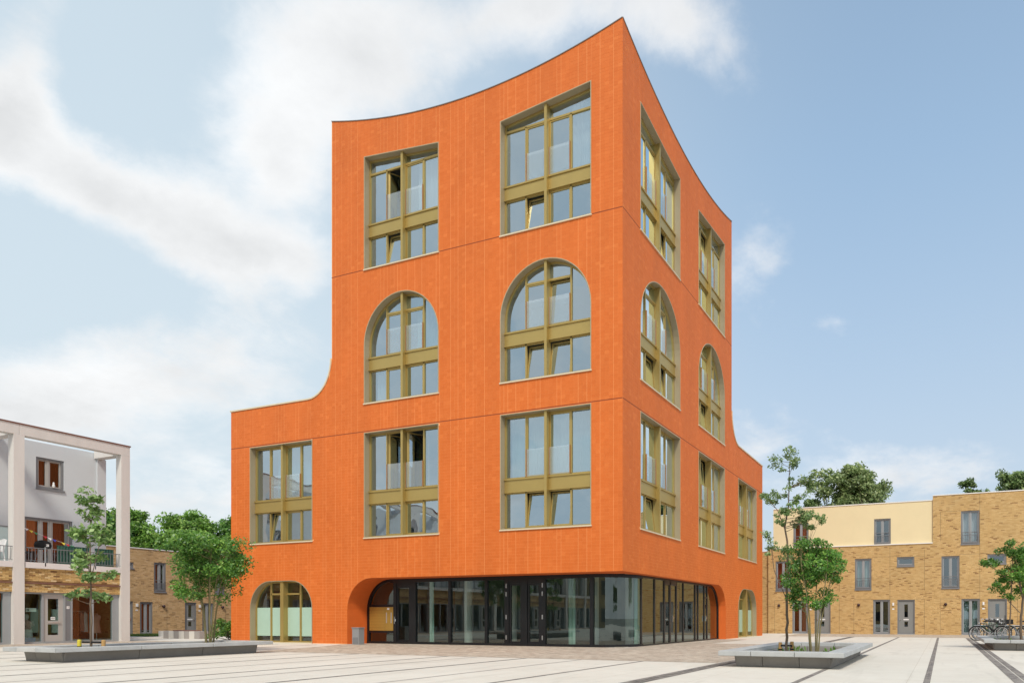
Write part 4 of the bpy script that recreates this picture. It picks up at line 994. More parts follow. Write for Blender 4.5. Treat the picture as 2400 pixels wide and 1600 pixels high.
# ------------------------------------------------------------------ white building
Wt = thing('apartment_building', 'white framed building with open concrete columns, balcony and glass shopfront', 'building', (-25.3, -3.2, 0))
BAY = 3.97
brick_me = None
def text_mesh(txt, size, m, parent, at, normal='p', depth=.004, name='lettering'):
    cu = bpy.data.curves.new(name, 'FONT'); cu.body = txt; cu.size = size; cu.extrude = depth; cu.align_x = 'CENTER'; cu.align_y = 'CENTER'
    t = bpy.data.objects.new(name, cu); COL.objects.link(t)
    bpy.context.view_layer.update()
    me = bpy.data.meshes.new_from_object(t); bpy.data.objects.remove(t); me.name = name
    Mx = Matrix(((0, 0, 1, at[0]), (1, 0, 0, at[1]), (0, 1, 0, at[2]), (0, 0, 0, 1)))
    me.transform(Mx); me.materials.clear(); me.materials.append(MATS[m])
    return link(name, me, parent)
cols_me = None
for b in range(11):
    o = -BAY * b
    vis = b < 2
    for nm, m_, bx in (('column', 'column_concrete', (-25.7, -25.3, o - 1.42, o - 1.06, 0, 8.72)),):
        box_obj(nm, m_, Wt, *bx)
    box_obj('beam', 'column_concrete', Wt, -25.7, -25.3, o - 5.205, o - (1.06 if b == 0 else 1.245), 8.722, 9.15)
    box_obj('beam_coping', 'brown_coping', Wt, -25.75, -25.27, o - 5.205, o - (1.03 if b == 0 else 1.235), 9.152, 9.21)
    box_obj('cross_beam', 'column_concrete', Wt, -27.38, -25.702, o - 1.42, o - 1.06, 8.722, 9.13)
    s0, s1 = o - 5.03, o - 1.42       # bay opening
    # brick band and slab
    q = MB(); q.box(-25.75, -25.46, s0, s1, 2.19, 3.2); q.obj('band_backing', 'yellow_brick_y', Wt)
    if b == 0:
        bm = MB(); bm.box(0, .04, 0, .202, 0, .058); brick_me = bm.mesh('brick', 'brick_piece')
    rr = random.Random(b); z = 2.195; row = 0; qs = MB()
    while z + .058 < 3.2:
        if 2.545 < z < 2.61: z += .0675; row += 1; continue
        y = s0 - (.106 if row % 2 else 0)
        while y < s1 - .03:
            y0 = max(y, s0); y1 = min(y + .202, s1)
            if y1 - y0 > .03 and b < 2:
                if y1 - y0 > .2 and b == 0: link('brick', brick_me, Wt, loc=(-25.458 + rr.random()*.006, y0, z))
                else: qs.box(-25.46, -25.415, y0, y1, z, z + .058)
            y += .213
        z += .0675; row += 1
    if b < 2: qs.obj('brickwork', 'brick_piece', Wt, kind='stuff')
    box_obj('string_course', 'brown_coping', Wt, -25.46, -25.36, s0, s1, 2.55, 2.60)
    box_obj('balcony_slab', 'white_slab', Wt, -27.38, -25.33, o - 4.99, o - 2.98 + (0 if b else 0), 3.205, 3.45)
    box_obj('balcony_slab', 'white_slab', Wt, -27.38, -25.33, o - 2.97, o - 1.43, 3.205, 3.45)
    # railing
    rl = MB()
    rl.fbox(s0, s1, 4.05, 4.08, .07, .10, FW)
    rl.fbox(s0, s1, 3.52, 3.54, .075, .095, FW)
    ra = rl.obj('railing', 'grey_frame', Wt)
    for x in (o - 4.30, o - 2.98, o - 2.45): m_ = MB(); m_.fbox(x - .02, x + .02, 3.3, 4.12, .03, .07, FW); m_.obj('post', 'grey_frame_light', ra)
    if vis:
        n = 32
        for i in range(n): x = s0 + .06 + (s1 - s0 - .12)*i/(n-1); m_ = MB(); m_.fbox(x - .007, x + .007, 3.54, 4.05, .078, .092, FW); m_.obj('baluster', 'grey_frame', ra)
    # rear wall of the bay
    wl = o - 5.205 if b else o - 5.205
    wr = o - (0.94 if b == 0 else 1.235)
    q = MB(); q.holed([(wl, 3.2), (wr, 3.2), (wr, 9.0), (wl, 9.0)], [rect(o - 4.10, o - 2.27, 3.46, 5.6), rect(o - 3.65, o - 2.60, 6.96, 8.34)], 2.1, 2.35, FW)
    q.obj('rear_wall', 'plaster_blue', Wt)
    FWb = lambda s, z, d: (-27.4 - d, s, z)
    house_window(Wt, FWb, o - 3.65, o - 2.60, 6.96, 8.34, bars=(.45,), fmat='grey_frame', inner='greige_frame', cur=[(0, .42, 'curtain_red')] if b == 0 else None)
    if b == 0: q = MB(); q.lathe([(.03, 0), (.06, .03), (.05, .10), (.03, .16), (.04, .20), (.01, .24)], (-27.36, o - 3.02, 7.06), 10); q.obj('sill_ornament', 'plastic_white', Wt, smooth=True)
    house_window(Wt, FWb, o - 4.10, o - 2.27, 3.46, 5.6, bars=(.36, .56), sill=False, inner='greige_frame', cur=[(0, .9, 'curtain_red')] if b == 0 else None)
    # shopfront
    q = MB(); q.fbox(s0, s1, 2.12, 2.19, .2, .36, FW); q.fbox(s0, s1, 0.004, .09, .2, .36, FW)
    for x, hw in ((o - 5.0, .03), (o - 4.315, .035), (o - 3.53, .03), (o - 3.27, .03), (o - 2.47, .04), (o - 1.55, .12)): q.fbox(x - hw, x + hw, .09, 2.12, .2, .36, FW)
    sf = q.obj('shop_front', 'grey_frame_light', Wt)
    for a, c_ in ((o - 4.97, o - 4.35), (o - 3.24, o - 2.51), (o - 2.43, o - 1.67)):
        m_ = MB(); m_.face(rect(a, c_, .09, 2.12), .28, FW); m_.obj('pane', 'shop_glass' if vis else 'house_glass', sf)
    m_ = MB(); m_.holed(rect(o - 4.278, o - 3.562, .03, 2.118), [rect(o - 4.12, o - 3.74, .98, 1.93), rect(o - 4.12, o - 3.74, .36, .82)], .24, .30, FW); m_.obj('door', 'greige_frame', sf)
    for z0, z1 in ((.98, 1.93), (.36, .82)): m_ = MB(); m_.face(rect(o - 4.12, o - 3.74, z0, z1), .26, FW); m_.obj('door_pane', 'house_glass', sf)
    m_ = MB(); m_.fbox(o - 4.15, o - 3.70, .88, .92, .19, .215, FW); m_.obj('door_handle', 'steel', sf)
    m_ = MB(); m_.fbox(o - 3.498, o - 3.302, .09, 2.12, .22, .30, FW); m_.obj('side_panel', 'grey_frame', sf)
    if b == 0:
        m_ = MB(); m_.fbox(o - 3.45, o - 3.35, 1.5, 1.62, .212, .219, FW); m_.obj('number_plate', 'paint_white', sf)
        text_mesh('1', .11, 'cloth_black', sf, (-25.508, o - 3.40, 1.56), depth=.002)
        m_ = MB(); m_.fbox(o - 4.02, o - 3.86, 1.02, 1.14, .235, .239, FW); m_.obj('door_sign', 'paint_white', sf)
        text_mesh('OPEN', .055, 'cloth_black', sf, (-25.532, o - 3.94, 1.08), depth=.001)
        m_ = MB(); m_.fbox(o - 4.86, o - 4.50, 1.36, 1.52, .29, .294, FW); m_.obj('window_sign', 'paint_white', sf)
        m_ = MB()
        for k in range(14): a = 2*math.pi*k/14; c2 = 2*math.pi*(k+1)/14; m_.add([FW(o - 4.79 + .045*math.cos(a), 1.44 + .045*math.sin(a), .287), FW(o - 4.79 + .045*math.cos(c2), 1.44 + .045*math.sin(c2), .287), FW(o - 4.79 + .022*math.cos(c2), 1.44 + .022*math.sin(c2), .287), FW(o - 4.79 + .022*math.cos(a), 1.44 + .022*math.sin(a), .287)], [(0, 1, 2, 3)])
        m_.obj('logo', 'cloth_black', sf)
    # shop interior
    q = MB(); q.box(-29.6, -29.5, s0, s1, 0, 2.9); q.obj('shop_wall', 'shop_red' if b < 2 else 'room_wall', Wt)
    q = MB(); q.box(-29.6, -25.66, o - 5.20, o - 5.10, 0, 2.9); q.obj('party_wall', 'room_wall' if b != 0 else 'shop_red', Wt)
box_obj('pilaster', 'plaster_blue', Wt, -27.395, -27.32, -1.31, -.945, 3.45, 8.72)
box_obj('end_wall', 'plaster_blue', Wt, -36, -27.66, -1.05, -.94, 0, 9.0); box_obj('end_wall', 'yellow_brick_x', Wt, -27.6, -25.76, -1.40, -1.06, 0, 3.2)
box_obj('roof', 'roof_gravel', Wt, -36, -27.66, -44.9, -1.06, 8.8, 8.95); box_obj('ceiling', 'room_wall', Wt, -36, -25.76, -44.9, -1.42, 2.92, 3.195)
box_obj('back_wall', 'plaster_blue', Wt, -36.2, -36, -44.9, -.94, 0, 9.0); box_obj('mid_floor', 'room_wall', Wt, -36, -27.7, -44.9, -1.1, 5.9, 6.1)
box_obj('inner_wall', 'room_dark', Wt, -31.2, -31, -44.9, -1.1, 3.2, 8.8)
q = MB(); q.face(rect(-7.2, -4.85, 3.5, 4.98), 1.35, FW); gs = q.obj('balcony_screen', 'frost_glass', Wt)
q = MB(); q.fbox(-7.2, -4.85, 4.98, 5.02, 1.33, 1.38, FW)
for x in (-5.62, -4.85): q.fbox(x - .02, x + .02, 3.45, 5.0, 1.32, 1.348, FW)
q.obj('screen_frame', 'grey_frame', gs)

# things on the balcony
bt = thing('bunting', 'string of coloured pennants sagging across the balcony door', 'bunting', (-25.6, -3.5, 4.9))
q = MB(); pts = [(-25.9, -4.95 + 3.3*t, 4.98 - .95*t + .0*t + .32*(2*t - 1)**2 * .4 - .1) for t in [i/20 for i in range(21)]]
q.tube(pts, .005, 4); q.obj('cord', 'paint_white', bt)
for i, m_ in enumerate(['paint_white', 'paint_yellow', 'paint_green', 'paint_red', 'paint_white', 'paint_blue', 'paint_yellow', 'paint_red', 'paint_green', 'paint_pink', 'paint_blue', 'paint_yellow', 'paint_pink', 'paint_white']):
    k = 1 + i*1.35; j = int(k); x, y, z = pts[j]
    f = MB(); f.add([(x, y, z), (x + .02, y + .15, z - .04), (x + .05, y + .09, z - .13)], [(0, 1, 2)]); f.obj('flag', m_, bt)
for (a, b, lab) in ((-3.85, -2.62, 'wide dark green privacy screen tied behind the balcony railing'), (-2.42, -1.66, 'narrow green balcony screen next to the end column')):
    t = thing('privacy_screen', lab, 'screen', (-25.45, (a + b)/2, 3.46), 'green screens on the balcony')
    q = MB(); curtain(q, a, b, 3.47, 4.24, .15, FW, .012, .11); q.obj('fabric', 'green_screen', t)
    q = MB(); q.fbox(a, b, 4.235, 4.26, .14, .165, FW); q.obj('rail', 'green_screen', t)
g = thing('barbecue', 'black covered barbecue with small white tag standing on the balcony', 'barbecue', (-26.2, -4.0, 3.46))
q = MB(); q.lathe([(.02, .62), (.26, .66), (.30, .80), (.26, .95), (.08, 1.03)], (-26.2, -3.98, 3.46), 14); q.obj('bowl', 'cloth_black', g, smooth=True)
for a in (0, 2.1, 4.2): q = MB(); q.tube([(-26.2 + .12*math.cos(a), -3.98 + .12*math.sin(a), 4.12), (-26.2 + .28*math.cos(a), -3.98 + .28*math.sin(a), 3.47)], .012); q.obj('leg', 'grey_frame', g)
box_obj('tag', 'paint_white', g, -25.915, -25.905, -4.0, -3.9, 4.2, 4.31)
g = thing('balcony_table', 'low dark table with a white cloth on the balcony behind the left railing', 'table', (-26.4, -4.7, 3.46))
box_obj('top', 'room_dark', g, -26.7, -26.1, -4.95, -4.4, 3.9, 3.94)
for x in (-26.66, -26.16):
    for y in (-4.9, -4.45): box_obj('leg', 'grey_frame', g, x, x + .04, y, y + .04, 3.46, 3.9)
box_obj('cloth', 'paint_white', g, -26.4, -26.2, -4.8, -4.6, 3.942, 3.97)
# white plastic armchair
ch = thing('armchair', 'white slatted plastic armchair on the balcony left of the first column', 'chair', (-26.0, -5.75, 3.46))
def pc(x, y, z): return (-26.0 + x, -5.75 + y, 3.46 + z)
def cbox(name, x0, x1, y0, y1, z0, z1): q = MB(); q.box(-26+x0, -26+x1, -5.75+y0, -5.75+y1, 3.46+z0, 3.46+z1); return q.obj(name, 'plastic_white', ch)
cbox('seat', -.24, .24, -.22, .24, .38, .42)
for x, y in ((-.24, -.24), (.20, -.24), (-.24, .22), (.20, .22)):
    q = MB(); sx = -.05 if x < 0 else .05; sy = -.05 if y < 0 else .05
    q.tube([pc(x + .02, y + .02, .62 if y < 0 else .40), pc(x + .02, y + .02, .40), pc(x + sx, y + sy, .0)], .026, 5); q.obj('leg', 'plastic_white', ch)
for x in (-.27, .23): cbox('armrest', x, x + .05, -.26, .26, .60, .635)
bk = MB(); bk.tube([pc(-.23, .24, .42), pc(-.23, .34, .88), pc(0, .36, .92), pc(.23, .34, .88), pc(.23, .24, .42)], .022, 5); bo = bk.obj('backrest', 'plastic_white', ch)
for i in range(5): q = MB(); x = -.16 + i*.08; q.tube([pc(x, .25, .42), pc(x, .345, .89)], .018, 4); q.obj('slat', 'plastic_white', bo)
# shop window displays
mn = thing('mannequin', 'mannequin with grey head wrap and patterned blouse on a blue plinth in the shop window', 'mannequin', (-25.95, -4.67, 0))
q = MB(); q.lathe([(.001, 1.26), (.06, 1.25), (.085, 1.19), (.08, 1.12), (.05, 1.05), (.04, .99)], (-25.95, -4.67, 0), 12); q.obj('head', 'mannequin_pale', mn, smooth=True)
q = MB(); q.lathe([(.04, 1.02), (.09, .985), (.17, .95), (.185, .86), (.155, .74), (.15, .68), (.19, .62)], (-25.95, -4.67, 0), 14)
q.tube([(-25.95, -4.86, .93), (-25.90, -4.90, .80), (-25.80, -4.74, .74)], [.055, .045, .035]); q.tube([(-25.95, -4.48, .93), (-25.90, -4.44, .80), (-25.80, -4.58, .74)], [.055, .045, .035]); q.obj('blouse', 'cloth_pattern', mn, smooth=True)
q = MB(); q.lathe([(.17, .63), (.19, .50), (.21, .27)], (-25.95, -4.67, 0), 12); q.obj('skirt', 'paint_white', mn, smooth=True)
box_obj('plinth', 'cloth_blue', mn, -26.15, -25.75, -4.85, -4.45, .0, .27)
rk = thing('clothes_rack', 'metal rail of dresses and coats in the shop window right of the door', 'clothes rack', (-26.3, -2.7, 0))
q = MB(); q.tube([(-26.3, -3.15, 0), (-26.3, -3.15, 1.35), (-26.3, -3.1, 1.4), (-26.3, -2.2, 1.4), (-26.3, -2.15, 1.35), (-26.3, -2.15, 0)], .012); q.obj('rail', 'steel', rk)
for i, (y, m_, zb) in enumerate([(-3.05, 'cloth_rose', .55), (-2.95, 'cloth_pattern', .6), (-2.8, 'cloth_black', .3), (-2.65, 'cloth_black', .3), (-2.5, 'cloth_rose', .5), (-2.35, 'mannequin_pale', .45), (-2.22, 'cloth_rust', .4)]):
    q = MB(); q.lathe([(.015, 1.38), (.03, 1.33), (.10, 1.27), (.095, .95), (.13, zb)], (-26.3, y, 0), 8); q.obj('garment', m_, rk, smooth=True)
dr = thing('mannequin', 'headless dress form in a long rose coat by the rightmost shop pane', 'mannequin', (-26.0, -2.0, 0))
q = MB(); q.lathe([(.03, 1.32), (.05, 1.25), (.15, 1.2), (.15, 1.05), (.11, .9), (.17, .45), (.18, .4)], (-26.0, -2.05, 0), 12); q.obj('coat', 'cloth_rose', dr, smooth=True)
q = MB(); q.lathe([(.02, .42), (.02, .03), (.16, .02), (.16, .0)], (-26.0, -2.05, 0), 10); q.obj('stand', 'steel', dr)

# ------------------------------------------------------------------ planters
def planter(x0, x1, y0, y1, label, cuts, pale=()):
    t = thing('planter', label, 'planter', ((x0+x1)/2, (y0+y1)/2, 0), 'concrete tree planters on the square')
    H0, H1, ov, w = .255, .365, .33, .40
    X0, X1, Y0, Y1 = x0 - ov, x1 + ov, y0 - ov, y1 + ov
    segs = []
    def slab(poly, i):
        q = MB(); q.add([(a, b, H0) for a, b in poly] + [(a, b, H1) for a, b in poly], [(3, 2, 1, 0), (4, 5, 6, 7)] + [(k, (k+1) % 4, 4 + (k+1) % 4, 4 + k) for k in range(4)])
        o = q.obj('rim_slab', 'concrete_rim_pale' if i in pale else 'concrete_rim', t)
        bv = o.modifiers.new('bevel', 'BEVEL'); bv.width = .012; bv.segments = 2
    i = 0; xi0, xi1, yi0, yi1 = X0 + w, X1 - w, Y0 + w, Y1 - w; gp = .005
    xs = [X0 + (X1 - X0)*f for f in (0, .27, .62, 1)]
    def xin(x, y_out): return min(max(x, xi0), xi1)
    for a, b in zip(xs[:-1], xs[1:]):
        a2, b2 = (a + gp if a > X0 else a), (b - gp if b < X1 else b)
        slab([(a2, Y0), (b2, Y0), (min(b2, xi1), yi0), (max(a2, xi0), yi0)], i); i += 1
        slab([(max(a2, xi0), yi1), (min(b2, xi1), yi1), (b2, Y1), (a2, Y1)], i); i += 1
    n = max(3, int((Y1 - Y0) / 1.45)); ys = [Y0 + (Y1 - Y0)*k/n for k in range(n + 1)]
    for a, b in zip(ys[:-1], ys[1:]):
        a2, b2 = (a + gp if a > Y0 else a), (b - gp if b < Y1 else b)
        ai, bi = max(a2, yi0), min(b2, yi1)
        slab([(X0, a2 + (gp if a == Y0 else 0)), (xi0, ai + gp), (xi0, bi - gp), (X0, b2 - (gp if b == Y1 else 0))], i); i += 1
        slab([(xi1, ai + gp), (X1, a2 + (gp if a == Y0 else 0)), (X1, b2 - (gp if b == Y1 else 0)), (xi1, bi - gp)], i); i += 1
    # side blocks, slightly battered
    bt_ = .05
    def side(p, q_, nrm):
        m_ = MB(); nx, ny = nrm
        P0 = Vector(p); P1 = Vector(q_); n_ = Vector((nx, ny))
        v = [P0, P1, P1 - n_*.2, P0 - n_*.2]; vt = [P0 + n_*bt_, P1 + n_*bt_, P1 - n_*.2, P0 - n_*.2]
        m_.add([(a.x, a.y, 0) for a in v] + [(a.x, a.y, H0 - .002) for a in vt], [(3, 2, 1, 0), (4, 5, 6, 7)] + [(k, (k+1) % 4, 4 + (k+1) % 4, 4 + k) for k in range(4)])
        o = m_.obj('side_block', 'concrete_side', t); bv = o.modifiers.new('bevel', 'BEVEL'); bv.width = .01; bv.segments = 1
    xs = [x0 + (x1 - x0)*f for f in (0, .29, .68, 1)]
    for a, b in zip(xs[:-1], xs[1:]):
        side((a + .004, y0), (b - .004, y0), (0, -1)); side((b - .004, y1), (a + .004, y1), (0, 1))
    ys = [y0 + .002 + (y1 - y0 - .004)*k/n for k in range(n + 1)]
    for a, b in zip(ys[:-1], ys[1:]):
        side((x1, a + .004), (x1, b - .004), (1, 0)); side((x0, b - .004), (x0, a + .004), (-1, 0))
    m_ = MB(); m_.box(x0 + .1, x1 - .1, y0 + .1, y1 - .1, .0, .09); m_.obj('soil', 'soil', t)
    # low weeds in the bed
    rr = np.random.default_rng(int(abs(x0*100))); V = []; F = []
    for k in range(260):
        cx_, cy_ = rr.uniform(x0 + .15, x1 - .15), rr.uniform(y0 + .15, y1 - .15)
        if math.sin(cx_*5.1) + math.sin(cy_*3.3 + 1) < .7: continue
        h_ = rr.uniform(.05, .26); a = rr.uniform(0, 6.28); l = rr.uniform(.02, .05); dx, dy = math.cos(a)*l, math.sin(a)*l; ox, oy = rr.uniform(-.08, .08, 2)
        b0 = len(V); V += [(cx_, cy_, .09), (cx_ + dx + ox*.5, cy_ + dy + oy*.5, .09 + h_*.6), (cx_ + ox, cy_ + oy, .09 + h_), (cx_ - dx + ox*.5, cy_ - dy + oy*.5, .09 + h_*.6)]; F.append((b0, b0+1, b0+2, b0+3))
    me = bpy.data.meshes.new('weeds'); me.from_pydata(V, [], F); me.materials.append(MATS['leaf_fresh']); link('weeds', me, t, kind='stuff')
    return t
planter(6.08, 8.2, -6.62, -1.05, 'concrete tree planter with a tall thin tree in front of the cream topped houses', None)
planter(-11.45, -9.85, -11.4, -6.3, 'long concrete tree planter in front of the white framed building', None, pale=(2, 3))
planter(12.08, 14.4, 4.0, 9.6, 'concrete tree planter beside the parked bicycles', None)

# ------------------------------------------------------------------ trees
def leaves(rng, centres, radii, per, size, flat=.0, droop=0.0, name='crown', m='leaf_fresh', compound=False):
    """diamond leaves gathered in clumps"""
    C = np.repeat(np.asarray(centres), per, 0); Rr = np.repeat(np.asarray(radii), per)
    n = len(C)
    d = rng.normal(size=(n, 3)); d /= np.linalg.norm(d, axis=1)[:, None]
    rad = Rr * rng.uniform(.15, 1, n) ** .6
    pos = C + d * rad[:, None] * np.array([1, 1, .72])
    nrm = rng.normal(size=(n, 3))*.75 + np.array([.28, -.55, .75]); nrm /= np.linalg.norm(nrm, axis=1)[:, None]
    ax = np.cross(nrm, rng.normal(size=(n, 3))); ax /= np.linalg.norm(ax, axis=1)[:, None]
    bx = np.cross(nrm, ax)
    s = size * rng.uniform(.6, 1.25, n)[:, None]
    a = pos - ax*s*.5; b = pos + bx*s*.27 + nrm*s*.05; c = pos + ax*s*.55; e = pos - bx*s*.27 + nrm*s*.05
    V = np.stack([a, b, c, e], 1).reshape(-1, 3)
    F = np.arange(n*4).reshape(-1, 4)
    return V, F
def fast_mesh(name, V, F, m):
    me = bpy.data.meshes.new(name); me.vertices.add(len(V)); me.vertices.foreach_set('co', V.astype(np.float32).ravel())
    me.loops.add(F.size); me.loops.foreach_set('vertex_index', F.astype(np.int32).ravel())
    me.polygons.add(len(F)); me.polygons.foreach_set('loop_start', np.arange(0, F.size, 4, dtype=np.int32)); me.polygons.foreach_set('loop_total', np.full(len(F), 4, np.int32))
    me.update(calc_edges=True); me.materials.append(MATS[m]); return me
def bez(p0, p1, p2, n): return [tuple((Vector(p0)*(1-t)**2 + Vector(p1)*2*t*(1-t) + Vector(p2)*t*t)) for t in [i/n for i in range(n+1)]]
def tree(label, base, stems, clumps, per, leaf, lm, bm, seed, group, cat='tree', name='tree', trunk_seg=7, rtip=.008, vary=.3, crad=.3, connect=True):
    """stems: list of polylines [(x,y,z,r)...] relative to base; clumps: list of (x,y,z,spread,count) regions"""
    t = thing(name, label, cat, base, group); rng = np.random.default_rng(seed); q = MB(); bx = Vector(base)
    nodes = []
    for st in stems:
        P = [Vector(p[:3]) for p in st]; Rd = [p[3] for p in st]
        # subdivide with jitter
        pts = []; rs = []
        for i in range(len(P) - 1):
            k = 5
            for j in range(k):
                f = j/k; p = P[i].lerp(P[i+1], f)
                jt = 0 if (i == 0 and j == 0) else Rd[i]*.22
                pts.append(p + Vector(rng.normal(size=3)*jt) ); rs.append(Rd[i]*(1-f) + Rd[i+1]*f)
        pts.append(P[-1]); rs.append(Rd[-1])
        q.tube([bx + p for p in pts], rs, trunk_seg)
        for p, r_ in zip(pts, rs): nodes.append((p, r_))
    cents = []; rads = []
    for (x, y, z, sx, sz, cnt) in clumps:
        for _ in range(cnt):
            d = rng.normal(size=3); d /= np.linalg.norm(d); rr = rng.uniform(.25, 1)**.5
            cents.append((x + d[0]*sx*rr, y + d[1]*sx*rr, z + d[2]*sz*rr)); rads.append(crad*rng.uniform(1-vary, 1+vary))
    if connect:
        nv = [(n, r_) for n, r_ in nodes if n.z > max(n2.z for n2, _ in nodes)*.18]
        for ci_, c in enumerate(cents):
            if crad < .15 and ci_ % 3: continue
            cv = Vector(c)
            best = min(nv, key=lambda nr: (nr[0] - cv).length + (1.2 if nr[0].z > cv.z - .1 else 0)*.6)
            n0, r0 = best; dist = (cv - n0).length
            mid = n0.lerp(cv, .5) + Vector((0, 0, -.08*dist)) + Vector(rng.normal(size=3)*.06*dist)
            pth = bez(n0, mid, cv, 5); r1 = min(r0*.5, (.003 + .018*dist) * min(1.6, (crad/.3)**.7))
            q.tube([bx + Vector(p) for p in pth], [r1*(1 - .8*i/5) + rtip*.3 for i in range(6)], 4)
    q.obj('trunk', bm, t, smooth=True)
    V, F = leaves(rng, np.asarray(cents) + np.array(base), rads, per, leaf)
    link('crown', fast_mesh('crown', V, F, lm), t)
    return t
GP = 'young trees in the concrete planters'
# left planter: slender tree with long leaflets, and a broad multi-stemmed one
rs = random.Random(3)
def fan_stems(n, spread, h, r0, lean=.0, rt=.012, wob=.06):
    out = []
    for i in range(n):
        a = 2*math.pi*i/n + rs.uniform(-.4, .4); b = .08
        s = spread*rs.uniform(.5, 1.1)
        out.append([(math.cos(a)*b, math.sin(a)*b, 0, r0), (math.cos(a)*(b + s*.16), math.sin(a)*(b + s*.16), h*.4, r0*.8), (math.cos(a)*(b + s*.45) + rs.uniform(-wob, wob), math.sin(a)*(b + s*.45), h*.7, r0*.5), (math.cos(a)*(b + s*.8), math.sin(a)*(b + s*.8) + rs.uniform(-wob, wob), h, rt)])
    return out
tree('slender young tree with long pale leaflets in front of the shop', (-10.56, -10.45, .08),
     [[(0, 0, 0, .030), (.02, 0, .9, .026), (-.02, .02, 1.7, .02), (.03, -.02, 2.5, .015), (-.02, 0, 3.4, .010), (.02, 0, 4.3, .005)], [(0, 0, 1.9, .012), (-.12, 0, 2.6, .009), (-.2, 0, 3.3, .004)], [(0, 0, 2.0, .012), (.25, 0, 2.6, .009), (.5, 0, 3.3, .004)]],
     [(.0, 0, 4.15, .26, .26, 9), (-.05, 0, 3.75, .34, .14, 7), (-.38, 0, 3.25, .24, .12, 6), (.45, 0, 3.2, .22, .3, 9), (.0, 0, 3.2, .3, .25, 7), (-.1, 0, 2.55, .38, .28, 12), (.15, 0, 2.15, .35, .2, 8), (-.1, 0, 1.62, .42, .12, 7)],
     26, .135, 'leaf_pale', 'bark', 6, GP, crad=.17, vary=.3)
tree('broad multi stemmed tree with dense bright green crown against the brick terrace', (-11.17, -6.88, .08), fan_stems(8, 1.0, 3.0, .026),
     [(-.05, 0, 3.2, 1.35, .45, 62), (.42, 0, 2.75, .95, .5, 34), (-.85, 0, 2.85, .7, .5, 22), (-.6, 0, 2.2, .9, .45, 18), (.85, 0, 2.5, .45, .45, 12), (0, 0, 1.75, .8, .3, 8)],
     100, .088, 'leaf_deep', 'bark_olive', 11, GP, crad=.27)
tree('tall thin tree with sparse open crown rising above the cream wall', (6.87, -4.97, .08),
     [[(0, 0, 0, .036), (.03, 0, .9, .034), (0, .02, 1.8, .03), (.05, 0, 2.7, .026), (-.03, 0, 3.25, .022), (.06, 0, 3.75, .017), (.08, 0, 4.5, .011), (.10, 0, 5.05, .006)],
      [(.0, 0, 3.1, .014), (-.2, .02, 3.65, .010), (-.5, 0, 4.05, .006)], [(.02, 0, 1.95, .014), (.3, 0, 2.35, .011), (.55, 0, 2.8, .007)], [(0, 0, 1.5, .012), (-.3, 0, 2.2, .010), (-.42, .0, 3.1, .005)], [(.02, 0, 1.9, .012), (.4, 0, 2.05, .011), (.62, 0, 2.1, .007)]],
     [(.05, 0, 4.85, .40, .30, 18), (.38, 0, 4.25, .38, .35, 20), (-.38, 0, 4.0, .36, .14, 13), (.2, 0, 3.5, .48, .25, 30), (.7, 0, 3.35, .3, .18, 12), (-.48, 0, 2.85, .15, .32, 7), (-.05, 0, 2.6, .35, .2, 8), (.05, .0, 3.9, .3, .2, 5)],
     46, .066, 'leaf_olive', 'bark', 21, GP, crad=.12, vary=.35)
tree('bushy multi stemmed tree with dark green crown in the nearest right hand planter', (7.66, -5.58, .08), fan_stems(6, .5, 2.2, .020),
     [(-.02, 0, 2.35, .68, .42, 46), (-.30, 0, 1.95, .5, .45, 26), (.35, 0, 2.15, .42, .4, 20), (.15, 0, 1.55, .42, .3, 9), (-.45, 0, 1.5, .28, .25, 8), (0, 0, 2.7, .38, .12, 8)],
     90, .066, 'leaf_deep', 'bark_olive', 31, GP, crad=.17)
tree('leafy tree with crooked trunk and drooping branches beside the bicycles', (12.85, 4.95, .08),
     [[(.15, 0, 0, .05), (.12, 0, .9, .045), (.2, 0, 1.7, .036), (.05, 0, 2.5, .028), (-.1, 0, 3.3, .014)], [(-.25, 0, 0, .026), (-.2, 0, 1.2, .024), (-.15, 0, 2.4, .018), (-.1, 0, 3.4, .010)],
      [(-.1, 0, 2.2, .018), (-.7, 0, 2.75, .012), (-1.15, 0, 3.1, .006)], [(.1, 0, 1.2, .016), (-.25, 0, 1.6, .012), (-.4, 0, 2.0, .007)], [(.2, 0, 1.7, .03), (.6, 0, 2.4, .018), (.9, .0, 3.2, .008)]],
     [(-.1, 0, 3.4, .55, .35, 22), (.45, 0, 3.0, .6, .5, 34), (-.1, 0, 2.6, .55, .4, 22), (-.8, 0, 2.95, .35, .12, 8), (-.55, 0, 2.15, .3, .25, 10), (.3, 0, 2.1, .5, .3, 14), (-.3, 0, 1.75, .2, .1, 3)],
     70, .085, 'leaf_deep', 'bark', 41, GP, crad=.19)
tree('bushy tree at the back of the planter by the bicycles', (13.6, 7.9, .08), fan_stems(4, .6, 2.8, .035),
     [(.1, 0, 3.0, .7, .5, 30), (.0, 0, 2.3, .6, .4, 14)], 70, .08, 'leaf_olive', 'bark_olive', 42, GP, crad=.22)
